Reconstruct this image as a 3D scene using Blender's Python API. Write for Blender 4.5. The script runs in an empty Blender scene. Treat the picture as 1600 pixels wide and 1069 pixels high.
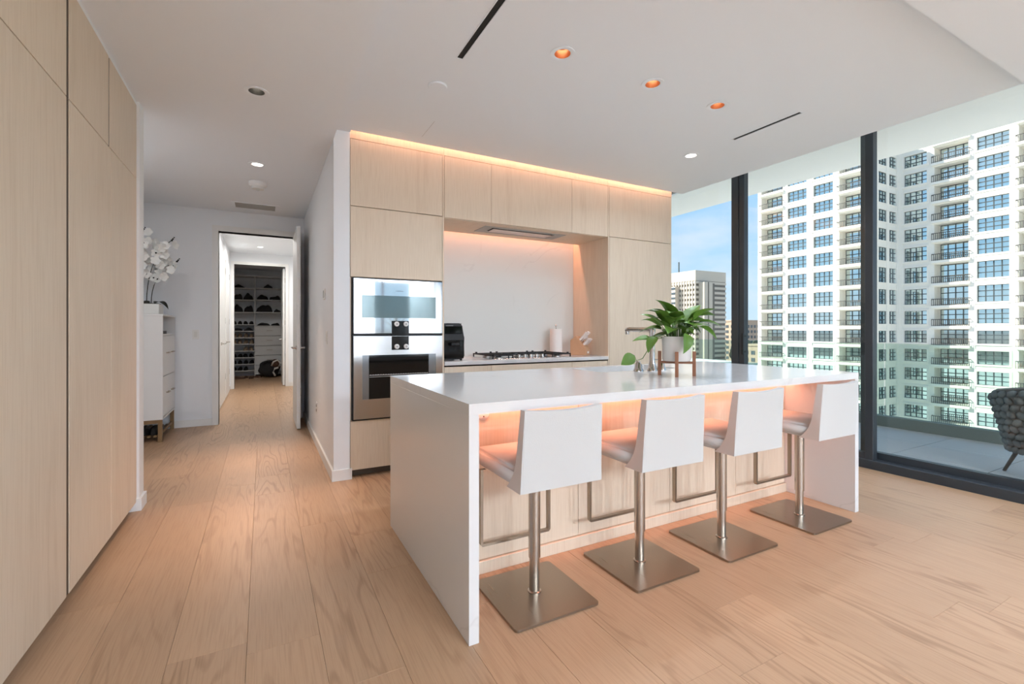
import bpy, bmesh, math, random
from mathutils import Vector, Matrix
random.seed(7)
sc = bpy.context.scene
C = sc.collection

# ------------------------------------------------------------------ camera
cam = bpy.data.cameras.new('camera'); cam_o = bpy.data.objects.new('camera', cam); C.objects.link(cam_o)
cam.sensor_width = 36.0; cam.lens = 727.0/1600*36; cam.shift_y = -19.5/1600
cam.clip_start = .05; cam.clip_end = 3000
cam_o.location = (0, 0, 1.2); cam_o.rotation_euler = (math.radians(90), 0, math.radians(-28.116))
sc.camera = cam_o

# ------------------------------------------------------------------ view, world, sun
vs = sc.view_settings
vs.view_transform = 'Standard'; vs.look = 'None'; vs.gamma = 1.0; vs.use_curve_mapping = False
vs.exposure = 0.20
world = bpy.data.worlds.new('sky'); sc.world = world; world.use_nodes = True
nt = world.node_tree; nt.nodes.clear(); N = nt.nodes.new; L = nt.links.new
tc = N('ShaderNodeTexCoord'); sep = N('ShaderNodeSeparateXYZ'); L(tc.outputs['Generated'], sep.inputs[0])
grad = N('ShaderNodeValToRGB'); e = grad.color_ramp.elements
mapz = N('ShaderNodeMapRange'); mapz.inputs[1].default_value = -1; mapz.inputs[2].default_value = 1
L(sep.outputs[2], mapz.inputs[0]); L(mapz.outputs[0], grad.inputs[0])
e[0].position = 0.0; e[0].color = (.22, .22, .21, 1)
e[1].position = .495; e[1].color = (.36, .37, .37, 1)
for p, c in ((.503, (.62, .80, .98, 1)), (.56, (.47, .73, 1.0, 1)), (.70, (.30, .58, 1.0, 1)), (1.0, (.16, .38, .86, 1))):
    x = e.new(p); x.color = c
mp = N('ShaderNodeMapping'); mp.inputs['Scale'].default_value = (3, 3, 9)
L(tc.outputs['Generated'], mp.inputs[0])
cn = N('ShaderNodeTexNoise'); cn.inputs['Scale'].default_value = 1.6; cn.inputs['Detail'].default_value = 7
L(mp.outputs[0], cn.inputs['Vector'])
cr = N('ShaderNodeValToRGB'); cr.color_ramp.elements[0].position = .47; cr.color_ramp.elements[1].position = .66
L(cn.outputs['Fac'], cr.inputs[0])
up = N('ShaderNodeMath'); up.operation = 'GREATER_THAN'; up.inputs[1].default_value = 0.004; L(sep.outputs[2], up.inputs[0])
mu = N('ShaderNodeMath'); mu.operation = 'MULTIPLY'; L(cr.outputs[0], mu.inputs[0]); L(up.outputs[0], mu.inputs[1])
mu2 = N('ShaderNodeMath'); mu2.operation = 'MULTIPLY'; mu2.inputs[1].default_value = .6; L(mu.outputs[0], mu2.inputs[0])
mixc = N('ShaderNodeMixRGB'); mixc.inputs['Color2'].default_value = (.80, .86, .96, 1)
L(mu2.outputs[0], mixc.inputs['Fac']); L(grad.outputs[0], mixc.inputs['Color1'])
bg = N('ShaderNodeBackground'); bg.inputs['Strength'].default_value = 1.0; L(mixc.outputs[0], bg.inputs['Color'])
wo = N('ShaderNodeOutputWorld'); L(bg.outputs[0], wo.inputs['Surface'])

sun = bpy.data.lights.new('sun', 'SUN'); sun.energy = 9.5; sun.color = (1.0, .96, .88); sun.angle = .01
sun_o = bpy.data.objects.new('sun', sun); C.objects.link(sun_o)
sun_o.rotation_euler = Vector((1, -.96, -1.05)).to_track_quat('-Z', 'Y').to_euler(); sun_o.location = (-40, 60, 60)
LIVING_FILL_W, KITCHEN_W, HALL_W, CORR_FILL_W = 76.0, 6.0, 2.7, 19.0      # downlight wattages; living and corridor ones are added fill

# ------------------------------------------------------------------ material helpers
MATS = {}
def s2l(c):
    return tuple((v/255/12.92 if v/255 <= .04045 else ((v/255+.055)/1.055)**2.4) for v in c)
def pmat(name, rgb, rough=.5, metal=0.0, spec=.5, bump=None, var=None, coat=0.0):
    m = bpy.data.materials.new(name); m.use_nodes = True; t = m.node_tree
    b = t.nodes['Principled BSDF']; col = s2l(rgb)
    b.inputs['Base Color'].default_value = (*col, 1); b.inputs['Roughness'].default_value = rough
    b.inputs['Metallic'].default_value = metal; b.inputs['Specular IOR Level'].default_value = spec
    if coat: b.inputs['Coat Weight'].default_value = coat; b.inputs['Coat Roughness'].default_value = .05
    if bump or var:
        tc = t.nodes.new('ShaderNodeTexCoord'); n = t.nodes.new('ShaderNodeTexNoise')
        n.inputs['Scale'].default_value = (bump or var)[0]; n.inputs['Detail'].default_value = 4
        t.links.new(tc.outputs['Object'], n.inputs['Vector'])
        if bump:
            bp = t.nodes.new('ShaderNodeBump'); bp.inputs['Strength'].default_value = bump[1]; bp.inputs['Distance'].default_value = .01
            t.links.new(n.outputs['Fac'], bp.inputs['Height']); t.links.new(bp.outputs[0], b.inputs['Normal'])
        if var:
            mx = t.nodes.new('ShaderNodeMixRGB'); mx.inputs[1].default_value = (*col, 1); mx.inputs[2].default_value = (*[c*var[1] for c in col], 1)
            t.links.new(n.outputs['Fac'], mx.inputs[0]); t.links.new(mx.outputs[0], b.inputs['Base Color'])
    MATS[name] = m; return m
def emat(name, rgb, strength):
    m = bpy.data.materials.new(name); m.use_nodes = True; t = m.node_tree; t.nodes.clear()
    em = t.nodes.new('ShaderNodeEmission'); em.inputs[0].default_value = (*s2l(rgb), 1); em.inputs[1].default_value = strength
    o = t.nodes.new('ShaderNodeOutputMaterial'); t.links.new(em.outputs[0], o.inputs[0]); MATS[name] = m; return m
def glassmat(name, tint, refl=1.0, rough=0.0, base=.03):
    m = bpy.data.materials.new(name); m.use_nodes = True; t = m.node_tree; t.nodes.clear()
    tr = t.nodes.new('ShaderNodeBsdfTransparent'); tr.inputs[0].default_value = (*tint, 1)
    gl = t.nodes.new('ShaderNodeBsdfGlossy'); gl.inputs['Roughness'].default_value = rough; gl.inputs[0].default_value = (.9, .95, .95, 1)
    fr = t.nodes.new('ShaderNodeFresnel'); ge = t.nodes.new('ShaderNodeNewGeometry'); ior = t.nodes.new('ShaderNodeMapRange')   # thin pane: same reflectance from both sides
    ior.inputs[3].default_value = 1.45; ior.inputs[4].default_value = 1/1.45; t.links.new(ge.outputs['Backfacing'], ior.inputs[0]); t.links.new(ior.outputs[0], fr.inputs[0])
    mu = t.nodes.new('ShaderNodeMath'); mu.operation = 'MULTIPLY_ADD'; mu.inputs[1].default_value = refl; mu.inputs[2].default_value = base - .03
    t.links.new(fr.outputs[0], mu.inputs[0]); mu.use_clamp = True
    mx = t.nodes.new('ShaderNodeMixShader'); t.links.new(mu.outputs[0], mx.inputs[0]); t.links.new(tr.outputs[0], mx.inputs[1]); t.links.new(gl.outputs[0], mx.inputs[2])
    o = t.nodes.new('ShaderNodeOutputMaterial'); t.links.new(mx.outputs[0], o.inputs[0]); MATS[name] = m; return m
def oakmat(name, light, dark, axis, rough=.45, rings=9.0, fine=.5, contrast=.6, bump=.05, jitter=.08):
    """oak: smooth noise stretched along the grain, its contour lines are the cathedral figure, plus fine fibres"""
    m = bpy.data.materials.new(name); m.use_nodes = True; t = m.node_tree; nd = t.nodes.new; lk = t.links.new
    b = t.nodes['Principled BSDF']; b.inputs['Roughness'].default_value = rough
    tc = nd('ShaderNodeTexCoord'); oi = nd('ShaderNodeObjectInfo')
    off = nd('ShaderNodeVectorMath'); off.operation = 'SCALE'; off.inputs[0].default_value = (37, 53, 71); lk(oi.outputs['Random'], off.inputs['Scale'])
    add = nd('ShaderNodeVectorMath'); lk(tc.outputs['Object'], add.inputs[0]); lk(off.outputs[0], add.inputs[1])
    def scaled(across, along):
        v = [across]*3; v['XYZ'.index(axis)] = along
        mp = nd('ShaderNodeMapping'); mp.inputs['Scale'].default_value = v; lk(add.outputs[0], mp.inputs[0]); return mp.outputs[0]
    n1 = nd('ShaderNodeTexNoise'); n1.inputs['Scale'].default_value = 1; n1.inputs['Detail'].default_value = 2.2; n1.inputs['Roughness'].default_value = .5
    lk(scaled(6.0, .62), n1.inputs['Vector'])
    m1 = nd('ShaderNodeMath'); m1.operation = 'MULTIPLY'; m1.inputs[1].default_value = rings*6.283; lk(n1.outputs['Fac'], m1.inputs[0])
    sn = nd('ShaderNodeMath'); sn.operation = 'SINE'; lk(m1.outputs[0], sn.inputs[0])
    rr = nd('ShaderNodeMapRange'); rr.inputs[1].default_value = .35; rr.inputs[2].default_value = 1.0; lk(sn.outputs[0], rr.inputs[0])
    n2 = nd('ShaderNodeTexNoise'); n2.inputs['Scale'].default_value = 1; n2.inputs['Detail'].default_value = 3; lk(scaled(170, 5), n2.inputs['Vector'])
    n3 = nd('ShaderNodeTexNoise'); n3.inputs['Scale'].default_value = 1; n3.inputs['Detail'].default_value = 2; lk(scaled(2.5, .6), n3.inputs['Vector'])
    # figure shows in patches only
    pm = nd('ShaderNodeMapRange'); pm.inputs[1].default_value = .42; pm.inputs[2].default_value = .62; lk(n3.outputs['Fac'], pm.inputs[0])
    a = nd('ShaderNodeMath'); a.operation = 'MULTIPLY'; lk(rr.outputs[0], a.inputs[0]); lk(pm.outputs[0], a.inputs[1])
    a2 = nd('ShaderNodeMath'); a2.operation = 'MULTIPLY'; a2.inputs[1].default_value = contrast; lk(a.outputs[0], a2.inputs[0])
    f = nd('ShaderNodeMapRange'); f.inputs[1].default_value = .45; f.inputs[2].default_value = .75; f.inputs[4].default_value = fine; lk(n2.outputs['Fac'], f.inputs[0])
    sm = nd('ShaderNodeMath'); sm.operation = 'ADD'; sm.use_clamp = True; lk(a2.outputs[0], sm.inputs[0]); lk(f.outputs[0], sm.inputs[1])
    mx = nd('ShaderNodeMixRGB'); mx.inputs[1].default_value = (*s2l(light), 1); mx.inputs[2].default_value = (*s2l(dark), 1); lk(sm.outputs[0], mx.inputs[0])
    hs = nd('ShaderNodeHueSaturation'); v = nd('ShaderNodeMapRange'); v.inputs[3].default_value = 1-jitter; v.inputs[4].default_value = 1+jitter
    lk(oi.outputs['Random'], v.inputs[0]); lk(v.outputs[0], hs.inputs['Value']); lk(mx.outputs[0], hs.inputs['Color']); lk(hs.outputs[0], b.inputs['Base Color'])
    bp = nd('ShaderNodeBump'); bp.inputs['Strength'].default_value = bump; bp.inputs['Distance'].default_value = .004; bp.invert = True
    lk(sm.outputs[0], bp.inputs['Height']); lk(bp.outputs[0], b.inputs['Normal'])
    MATS[name] = m; return m
def marblemat(name, base, vein, rough, amount):
    m = pmat(name, base, rough); t = m.node_tree; nd = t.nodes.new; lk = t.links.new; b = t.nodes['Principled BSDF']
    tc = nd('ShaderNodeTexCoord'); n = nd('ShaderNodeTexNoise'); n.inputs['Scale'].default_value = 1.3; n.inputs['Detail'].default_value = 6; n.inputs['Distortion'].default_value = 1.2
    lk(tc.outputs['Object'], n.inputs['Vector'])
    r = nd('ShaderNodeValToRGB'); r.color_ramp.elements[0].position = .485; r.color_ramp.elements[0].color = (0, 0, 0, 1)
    r.color_ramp.elements[1].position = .5; r.color_ramp.elements[1].color = (1, 1, 1, 1); x = r.color_ramp.elements.new(.515); x.color = (0, 0, 0, 1)
    lk(n.outputs['Fac'], r.inputs[0])
    n2 = nd('ShaderNodeTexNoise'); n2.inputs['Scale'].default_value = .9; lk(tc.outputs['Object'], n2.inputs['Vector'])
    r2 = nd('ShaderNodeMapRange'); r2.inputs[1].default_value = .5; r2.inputs[2].default_value = .7; r2.inputs[4].default_value = amount; lk(n2.outputs['Fac'], r2.inputs[0])
    mu = nd('ShaderNodeMath'); mu.operation = 'MULTIPLY'; lk(r.outputs[0], mu.inputs[0]); lk(r2.outputs[0], mu.inputs[1])
    mx = nd('ShaderNodeMixRGB'); mx.inputs[1].default_value = (*s2l(base), 1); mx.inputs[2].default_value = (*s2l(vein), 1); lk(mu.outputs[0], mx.inputs[0]); lk(mx.outputs[0], b.inputs['Base Color'])
    return m
def brushedmat(name, rgb, rough, axis='X'):
    m = pmat(name, rgb, rough, 1.0); t = m.node_tree; nd = t.nodes.new; lk = t.links.new; b = t.nodes['Principled BSDF']
    tc = nd('ShaderNodeTexCoord'); mp = nd('ShaderNodeMapping'); s = [220]*3; s['XYZ'.index(axis)] = 4; mp.inputs['Scale'].default_value = s
    lk(tc.outputs['Object'], mp.inputs[0]); n = nd('ShaderNodeTexNoise'); n.inputs['Scale'].default_value = 1; lk(mp.outputs[0], n.inputs['Vector'])
    r = nd('ShaderNodeMapRange'); r.inputs[3].default_value = rough*.8; r.inputs[4].default_value = rough*1.25; lk(n.outputs['Fac'], r.inputs[0]); lk(r.outputs[0], b.inputs['Roughness'])
    return m

pmat('wall', (238, 241, 244), .75, bump=(180, .03)); pmat('ceil', (238, 243, 248), .8, bump=(160, .03)); pmat('trim', (236, 236, 234), .45, bump=(60, .01))
oakmat('oak_floor', (188, 153, 121), (140, 105, 76), 'Y', rough=.42, rings=12, fine=.30, contrast=.45, bump=.06, jitter=.06)
oakmat('oak_cab', (222, 205, 182), (198, 176, 149), 'Z', rough=.5, rings=3.0, fine=.42, contrast=.22, bump=.03, jitter=.02)
pmat('groove', (84, 68, 52), .6, var=(20, .8)); pmat('kick', (96, 88, 78), .7, var=(20, .8)); pmat('subfloor', (92, 70, 50), .8, var=(20, .8))  # groove is darkened so that door gaps read as unlit
marblemat('quartz', (216, 215, 213), (170, 168, 166), .12, .35); marblemat('splash', (222, 224, 218), (150, 148, 142), .3, .45)
brushedmat('steel', (196, 192, 188), .30, 'X'); brushedmat('steel_dark', (158, 147, 133), .30, 'Y'); brushedmat('steel_post', (190, 184, 176), .24, 'Z')
brushedmat('oven_steel', (214, 214, 214), .16, 'X'); pmat('oven_mirror', (226, 230, 232), .04, .85, var=(3, .97))
pmat('chrome', (205, 200, 196), .09, 1.0, var=(8, .95)); pmat('black_gloss', (14, 14, 15), .08, var=(8, .8)); pmat('black_matte', (22, 22, 23), .5, var=(30, .7))
pmat('oven_glass', (20, 20, 20), .06, var=(5, .8)); pmat('oven_glass_light', (120, 140, 142), .05, .3, var=(5, .9)); pmat('oven_inset', (150, 156, 160), .2, .8, var=(6, .95))
pmat('leather', (199, 199, 196), .55, bump=(220, .08)); pmat('frame_dark', (60, 65, 70), .42, .3, var=(12, .9)); pmat('rubber', (25, 24, 22), .7, var=(20, .8))
glassmat('glass', (.97, .985, .975)); glassmat('rail_glass', (.80, .89, .85), 1.2); glassmat('clear', (.95, .97, .97), 1.3)
pmat('balcony_tile', (172, 174, 176), .6, bump=(60, .05), var=(3, .9)); pmat('curb', (112, 122, 118), .6, var=(5, .9)); pmat('soffit', (244, 244, 240), .8, bump=(40, .03))
emat('led', (255, 150, 116), 2.0); emat('lamp_on', (255, 246, 232), 5.0); pmat('copper', (214, 140, 92), .35, .6, var=(20, .9)); pmat('lamp_off', (90, 88, 84), .4, .5, var=(20, .9))
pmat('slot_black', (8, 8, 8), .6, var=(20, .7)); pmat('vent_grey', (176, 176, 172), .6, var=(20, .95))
pmat('leaf', (104, 144, 56), .38, var=(14, .55)); pmat('stem', (92, 124, 58), .5, var=(20, .8)); pmat('soil', (44, 34, 26), .9, bump=(90, .5)); pmat('pot', (222, 216, 210), .5, var=(8, .97)); pmat('walnut', (150, 98, 68), .5, var=(30, .8))
pmat('beech', (206, 164, 128), .5, var=(25, .88)); pmat('paper', (240, 234, 228), .9, bump=(120, .1)); pmat('ink', (70, 60, 52), .6, var=(10, .9)); pmat('label_white', (240, 232, 226), .5, var=(10, .97))
pmat('white_lacquer', (232, 232, 230), .35, var=(5, .98)); pmat('leg_wood', (146, 116, 78), .5, var=(25, .8)); pmat('petal', (238, 238, 234), .5, var=(12, .95)); pmat('dark_leaf', (38, 44, 34), .5, var=(12, .7)); pmat('ceramic', (226, 226, 222), .3, bump=(40, .05))
pmat('shoe_black', (24, 22, 22), .6, var=(20, .7)); pmat('shoe_tan', (168, 146, 122), .6, var=(20, .8)); pmat('shoe_grey', (120, 116, 112), .6, var=(20, .8)); pmat('cloth_dark', (38, 36, 38), .9, bump=(60, .4)); pmat('cloth_white', (220, 214, 208), .8, bump=(60, .2)); pmat('bag_brown', (92, 60, 40), .6, var=(12, .6)); pmat('closet_white', (206, 206, 204), .5, var=(6, .97))
pmat('rope', (96, 106, 110), .85, bump=(160, .5)); pmat('chair_leg', (78, 82, 84), .4, .4, var=(20, .9)); pmat('cushion', (120, 126, 128), .9, bump=(200, .3))
pmat('bldg_white', (236, 232, 222), .8, var=(.4, .93)); pmat('bldg_rail', (70, 68, 62), .5, var=(2, .9)); pmat('bldg_frame', (58, 70, 74), .5, var=(2, .9)); pmat('tower_stone', (204, 190, 172), .8, var=(.2, .92)); pmat('tower_band', (104, 94, 84), .4, var=(.2, .9)); pmat('tower_glass', (96, 104, 110), .1, .4, var=(.2, .9)); pmat('brick_far', (186, 160, 138), .8, var=(.3, .9)); pmat('roof_white', (236, 236, 232), .7, var=(.2, .96)); pmat('city', (214, 212, 204), .9, var=(.02, .6)); pmat('tree_far', (84, 96, 62), .9, var=(.3, .5)); pmat('glass_block', (150, 176, 176), .2, .3, var=(.2, .9))
m = pmat('bldg_glass', (218, 236, 238), .03, .95, var=(.7, .8))
pmat('curtain', (236, 236, 234), .9, bump=(40, .1)); pmat('furniture', (176, 172, 166), .8, var=(10, .9))

# ------------------------------------------------------------------ mesh helpers
class MB:
    """collects shapes in world (or local) coordinates; build() links them as one mesh object"""
    def __init__(s): s.bm = bmesh.new()
    def box(s, x0, x1, y0, y1, z0, z1, bev=0.0, seg=1):
        vs = [s.bm.verts.new((x, y, z)) for x in (x0, x1) for y in (y0, y1) for z in (z0, z1)]
        fs = [s.bm.faces.new([vs[i] for i in q]) for q in ((0, 1, 3, 2), (4, 6, 7, 5), (0, 4, 5, 1), (2, 3, 7, 6), (0, 2, 6, 4), (1, 5, 7, 3))]
        if bev:
            es = list({e for f in fs for e in f.edges})
            bmesh.ops.bevel(s.bm, geom=es, offset=bev, segments=seg, affect='EDGES', profile=.5)
        return s
    def prism(s, pts, ax, a0, a1):
        """polygon pts in the plane of the two other axes, extruded along ax"""
        def v(p, a):
            return {'X': (a, p[0], p[1]), 'Y': (p[0], a, p[1]), 'Z': (p[0], p[1], a)}[ax]
        A = [s.bm.verts.new(v(p, a0)) for p in pts]; B = [s.bm.verts.new(v(p, a1)) for p in pts]; n = len(pts)
        s.bm.faces.new(A[::-1]); s.bm.faces.new(B)
        for i in range(n): s.bm.faces.new((A[i], A[(i+1) % n], B[(i+1) % n], B[i]))
        return s
    def lathe(s, prof, cx, cy, n=24, ax='Z', cap=True):
        """prof: (radius, height); around an axis through (cx, cy)"""
        rings = []
        for r, z in prof:
            ring = []
            for i in range(n):
                a = 2*math.pi*i/n; u, w = r*math.cos(a), r*math.sin(a)
                p = {'Z': (cx+u, cy+w, z), 'Y': (cx+u, z, cy+w), 'X': (z, cx+u, cy+w)}[ax]
                ring.append(s.bm.verts.new(p))
            rings.append(ring)
        for a, b in zip(rings, rings[1:]):
            for i in range(n): s.bm.faces.new((a[i], a[(i+1) % n], b[(i+1) % n], b[i]))
        if cap: s.bm.faces.new(rings[0][::-1]); s.bm.faces.new(rings[-1])
        return s
    def tube(s, path, r, n=8, flat=1.0):
        rings = []; P = [Vector(p) for p in path]
        R = r if isinstance(r, (list, tuple)) else [r]*len(P)
        for i, p in enumerate(P):
            d = ((P[min(i+1, len(P)-1)]-p).normalized() + (p-P[max(i-1, 0)]).normalized())
            d = d.normalized() if d.length > 1e-6 else Vector((0, 0, 1))
            u = d.cross(Vector((0, 0, 1)) if abs(d.z) < .95 else Vector((1, 0, 0))).normalized(); w = d.cross(u)
            rings.append([s.bm.verts.new(p+R[i]*(u*math.cos(2*math.pi*k/n)+w*flat*math.sin(2*math.pi*k/n))) for k in range(n)])
        for a, b in zip(rings, rings[1:]):
            for k in range(n): s.bm.faces.new((a[k], a[(k+1) % n], b[(k+1) % n], b[k]))
        s.bm.faces.new(rings[0][::-1]); s.bm.faces.new(rings[-1])
        return s
    def bar(s, path, w, d, up=(1, 0, 0)):
        """rectangular bar along a path; w across `up`, d the other way"""
        rings = []; P = [Vector(p) for p in path]; upv = Vector(up)
        for i, p in enumerate(P):
            a = (P[min(i+1, len(P)-1)]-p); b = (p-P[max(i-1, 0)])
            dd = (a.normalized() if a.length else Vector()) + (b.normalized() if b.length else Vector()); dd.normalize()
            n = dd.cross(upv); n.normalize(); k = 1.0
            if a.length and b.length: k = 1/max(.3, dd.dot(a.normalized()))
            rings.append([s.bm.verts.new(p+upv*(w/2*su)+n*(d/2*sn*k)) for su, sn in ((-1, -1), (1, -1), (1, 1), (-1, 1))])
        for a, b in zip(rings, rings[1:]):
            for k in range(4): s.bm.faces.new((a[k], a[(k+1) % 4], b[(k+1) % 4], b[k]))
        s.bm.faces.new(rings[0][::-1]); s.bm.faces.new(rings[-1]); return s
    def ball(s, c, r, sx=1, sy=1, sz=1, u=12, v=8):
        bmesh.ops.create_uvsphere(s.bm, u_segments=u, v_segments=v, radius=r, matrix=Matrix.Translation(c) @ Matrix.Diagonal((sx, sy, sz, 1)))
        return s
    def grid(s, fn, nu, nv, thick=0.0):
        """surface fn(u, v) -> point; optional thickness along its normal"""
        V = [[s.bm.verts.new(fn(i/nu, j/nv)) for j in range(nv+1)] for i in range(nu+1)]
        F = [s.bm.faces.new((V[i][j], V[i+1][j], V[i+1][j+1], V[i][j+1])) for i in range(nu) for j in range(nv)]
        if thick: bmesh.ops.solidify(s.bm, geom=F, thickness=thick)
        return s
    def build(s, name, mat, parent=None, smooth=False, local=False, kind=None):
        bm = s.bm
        bmesh.ops.remove_doubles(bm, verts=bm.verts, dist=1e-6)
        bmesh.ops.recalc_face_normals(bm, faces=bm.faces)
        xs = [v.co for v in bm.verts]
        if local: o = Vector((0, 0, 0))
        else:
            lo = Vector([min(v[i] for v in xs) for i in range(3)]); hi = Vector([max(v[i] for v in xs) for i in range(3)])
            o = Vector(((lo.x+hi.x)/2, (lo.y+hi.y)/2, lo.z)); bmesh.ops.translate(bm, verts=bm.verts, vec=-o)
        me = bpy.data.meshes.new(name); bm.to_mesh(me); bm.free()
        if smooth:
            me.polygons.foreach_set('use_smooth', [True]*len(me.polygons))
            if smooth is not True: me.set_sharp_from_angle(angle=math.radians(smooth))
        me.materials.append(MATS[mat])
        ob = bpy.data.objects.new(name, me); C.objects.link(ob)
        if parent: ob.parent = parent; ob.location = o - wloc(parent) if not local else o
        else: ob.location = o
        if kind: ob['kind'] = kind
        return ob
def wloc(o):
    p = Vector(o.location)
    while o.parent: o = o.parent; p += Vector(o.location)
    return p
def tag(o, label, cat, group=None):
    o['label'] = label; o['category'] = cat
    if group: o['group'] = group
    return o
def thing(name, loc, label, cat, group=None):
    o = bpy.data.objects.new(name, None); C.objects.link(o); o.location = loc; o.empty_display_size = .1
    return tag(o, label, cat, group)
def struct(name, mb, mat, parent=None, **k):
    o = mb.build(name, mat, parent, **k)
    if not parent: o['kind'] = 'structure'
    return o
def sroot(name, loc):
    o = bpy.data.objects.new(name, None); C.objects.link(o); o.location = loc; o['kind'] = 'structure'; o.empty_display_size = .1
    return o
def share(src, name, parent, wpos):
    """another object with the same mesh; wpos = world position of its origin"""
    o = bpy.data.objects.new(name, src.data); C.objects.link(o); o.parent = parent
    o.location = Vector(wpos) - (wloc(parent) if parent else Vector()); return o
def copy_tree(o, parent=None):
    c = o.copy(); C.objects.link(c); c.parent = parent
    for ch in [x for x in o.children]: copy_tree(ch, c)
    return c
def B(*a, **k): return MB().box(*a, **k)
def slab(x0, x1, y0, y1, z0, z1, holes):
    """box with rectangular holes (a, b, c, d) cut right through"""
    m = MB(); V = {}
    xs = sorted({x0, x1} | {h[0] for h in holes} | {h[1] for h in holes}); ys = sorted({y0, y1} | {h[2] for h in holes} | {h[3] for h in holes})
    def gv(x, y, z):
        if (x, y, z) not in V: V[x, y, z] = m.bm.verts.new((x, y, z))
        return V[x, y, z]
    def solid(i, j):
        if not (0 <= i < len(xs)-1 and 0 <= j < len(ys)-1): return False
        cx, cy = (xs[i]+xs[i+1])/2, (ys[j]+ys[j+1])/2
        return not any(h[0] < cx < h[1] and h[2] < cy < h[3] for h in holes)
    for i in range(len(xs)-1):
        for j in range(len(ys)-1):
            if not solid(i, j): continue
            a, b, c, d = (xs[i], ys[j]), (xs[i+1], ys[j]), (xs[i+1], ys[j+1]), (xs[i], ys[j+1])
            for z in (z0, z1): m.bm.faces.new([gv(*p, z) for p in (a, b, c, d)])
            for (p, q), (di, dj) in (((a, b), (0, -1)), ((b, c), (1, 0)), ((c, d), (0, 1)), ((d, a), (-1, 0))):
                if not solid(i+di, j+dj): m.bm.faces.new([gv(*p, z0), gv(*q, z0), gv(*q, z1), gv(*p, z1)])
    return m

# ------------------------------------------------------------------ dimensions
ZK, ZH = 2.785, 2.71            # kitchen tray ceiling, hall and living ceiling
XL, XW = -.74, 4.60             # left cabinet fronts, inner face of the window frames
YC = 3.913                      # kitchen cabinet fronts
YHB = 6.93                      # hall end wall
YB = -5.5                       # living-room end
XCOL = .49
FAR = 13.9

# ------------------------------------------------------------------ floor and planks
floor = struct('floor', B(-1.45, XW+.02, YB, FAR, -.06, -.012), 'subfloor')
PW, X0 = .2513, -.055
fixed = {(-1): [2.05], 2: [2.35, 2.82], 7: [1.35], 13: [1.25], 11: [.787], 4: [1.68], 0: [4.3], 1: [3.1]}
def plank(x0, x1, y0, y1):
    g = .0004
    B(x0+g, x1-g, y0+g, y1-g, -.012, 0, bev=.0007).build('plank', 'oak_floor', floor)
for k in range(-6, 19):
    xa, xb = X0+PW*k, X0+PW*(k+1); xa = max(xa, -1.45); xb = min(xb, XW)
    if xb-xa < .01: continue
    ymax = FAR if xb <= 1.1 else 4.6
    ys = [YB]
    for t in sorted(fixed.get(k, [])):
        while t-ys[-1] > 2.3: ys.append(ys[-1]+random.uniform(1.5, 2.1))
        if t-ys[-1] < .45 and len(ys) > 1 and ys[-1] not in fixed.get(k, []): ys[-1] = t
        else: ys.append(t)
    while ymax-ys[-1] > 2.4: ys.append(ys[-1]+random.uniform(1.4, 2.3))
    ys.append(ymax)
    for a, b in zip(ys, ys[1:]): plank(xa, xb, a, b)

# ------------------------------------------------------------------ ceilings
XP = 4.32                        # edge of the ceiling before the curtain pocket
def can(x, y, r=.047): return (x-r, x+r, y-r, y+r)
KD = [(1.515, 2.22), (2.215, 2.22), (2.835, 2.22), (3.435, 2.97)]; HD = [(-.038, 3.366), (-.049, 4.85), (-1.06, 4.75)]
LD = [(x, y) for x in (.9, 2.3, 3.7) for y in (-5.1, -4.4, -3.7)]; DD = [(3.2, -.3), (3.95, .15)]  # both lists are unseen lamps added as fill light
SLOTS = [(1.01, 1.10, 2.54), (3.455, 2.0, 2.55)]
ceil = struct('ceiling', slab(-1.45, XCOL, YB, YHB, ZH, ZH+.25, [can(*p) for p in HD]), 'ceil')
struct('ceiling', slab(XCOL, XP, YB, 1.035, ZH, ZH+.25, [can(*p) for p in LD+DD]), 'ceil')
kc = struct('ceiling', slab(XCOL, XP, 1.035, 3.862, ZK, ZK+.25, [can(*p) for p in KD]+[(x-.017, x+.017, a, b) for x, a, b in SLOTS]), 'ceil')
struct('ceiling', B(XCOL, XW+.3, 3.862, 4.7, 3.02, 3.12), 'ceil')       # top of the light slot
struct('ceiling', slab(-1.45, 1.2, YHB, FAR, 2.76, 3.0, [can(-.05, 8.4), can(-.05, 10.0)]), 'ceil')           # corridor
struct('ceiling', B(XCOL, .614, 3.862, YC-.006, ZK, 3.02), 'ceil')         # end of the light slot
struct('ceiling_pocket', B(XP, XW+.3, YB, 3.862, 3.02, 3.12), 'ceil')
roof = struct('ceiling_slab', B(-9, 7.05, -10, 17, 3.40, 3.75), 'soffit')  # balcony soffit, stretched far past the rooms to keep the sun out
MB().box(1.1485, 1.15, 3.40, 3.72, ZK-.001, ZK).build('access_panel_edge', 'vent_grey', kc); MB().box(.80, 1.1485, 3.7192, 3.72, ZK-.0006, ZK).build('access_panel_edge', 'ceil', kc); MB().box(.80, .8008, 3.40, 3.7192, ZK-.0006, ZK).build('access_panel_edge', 'ceil', kc)

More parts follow.
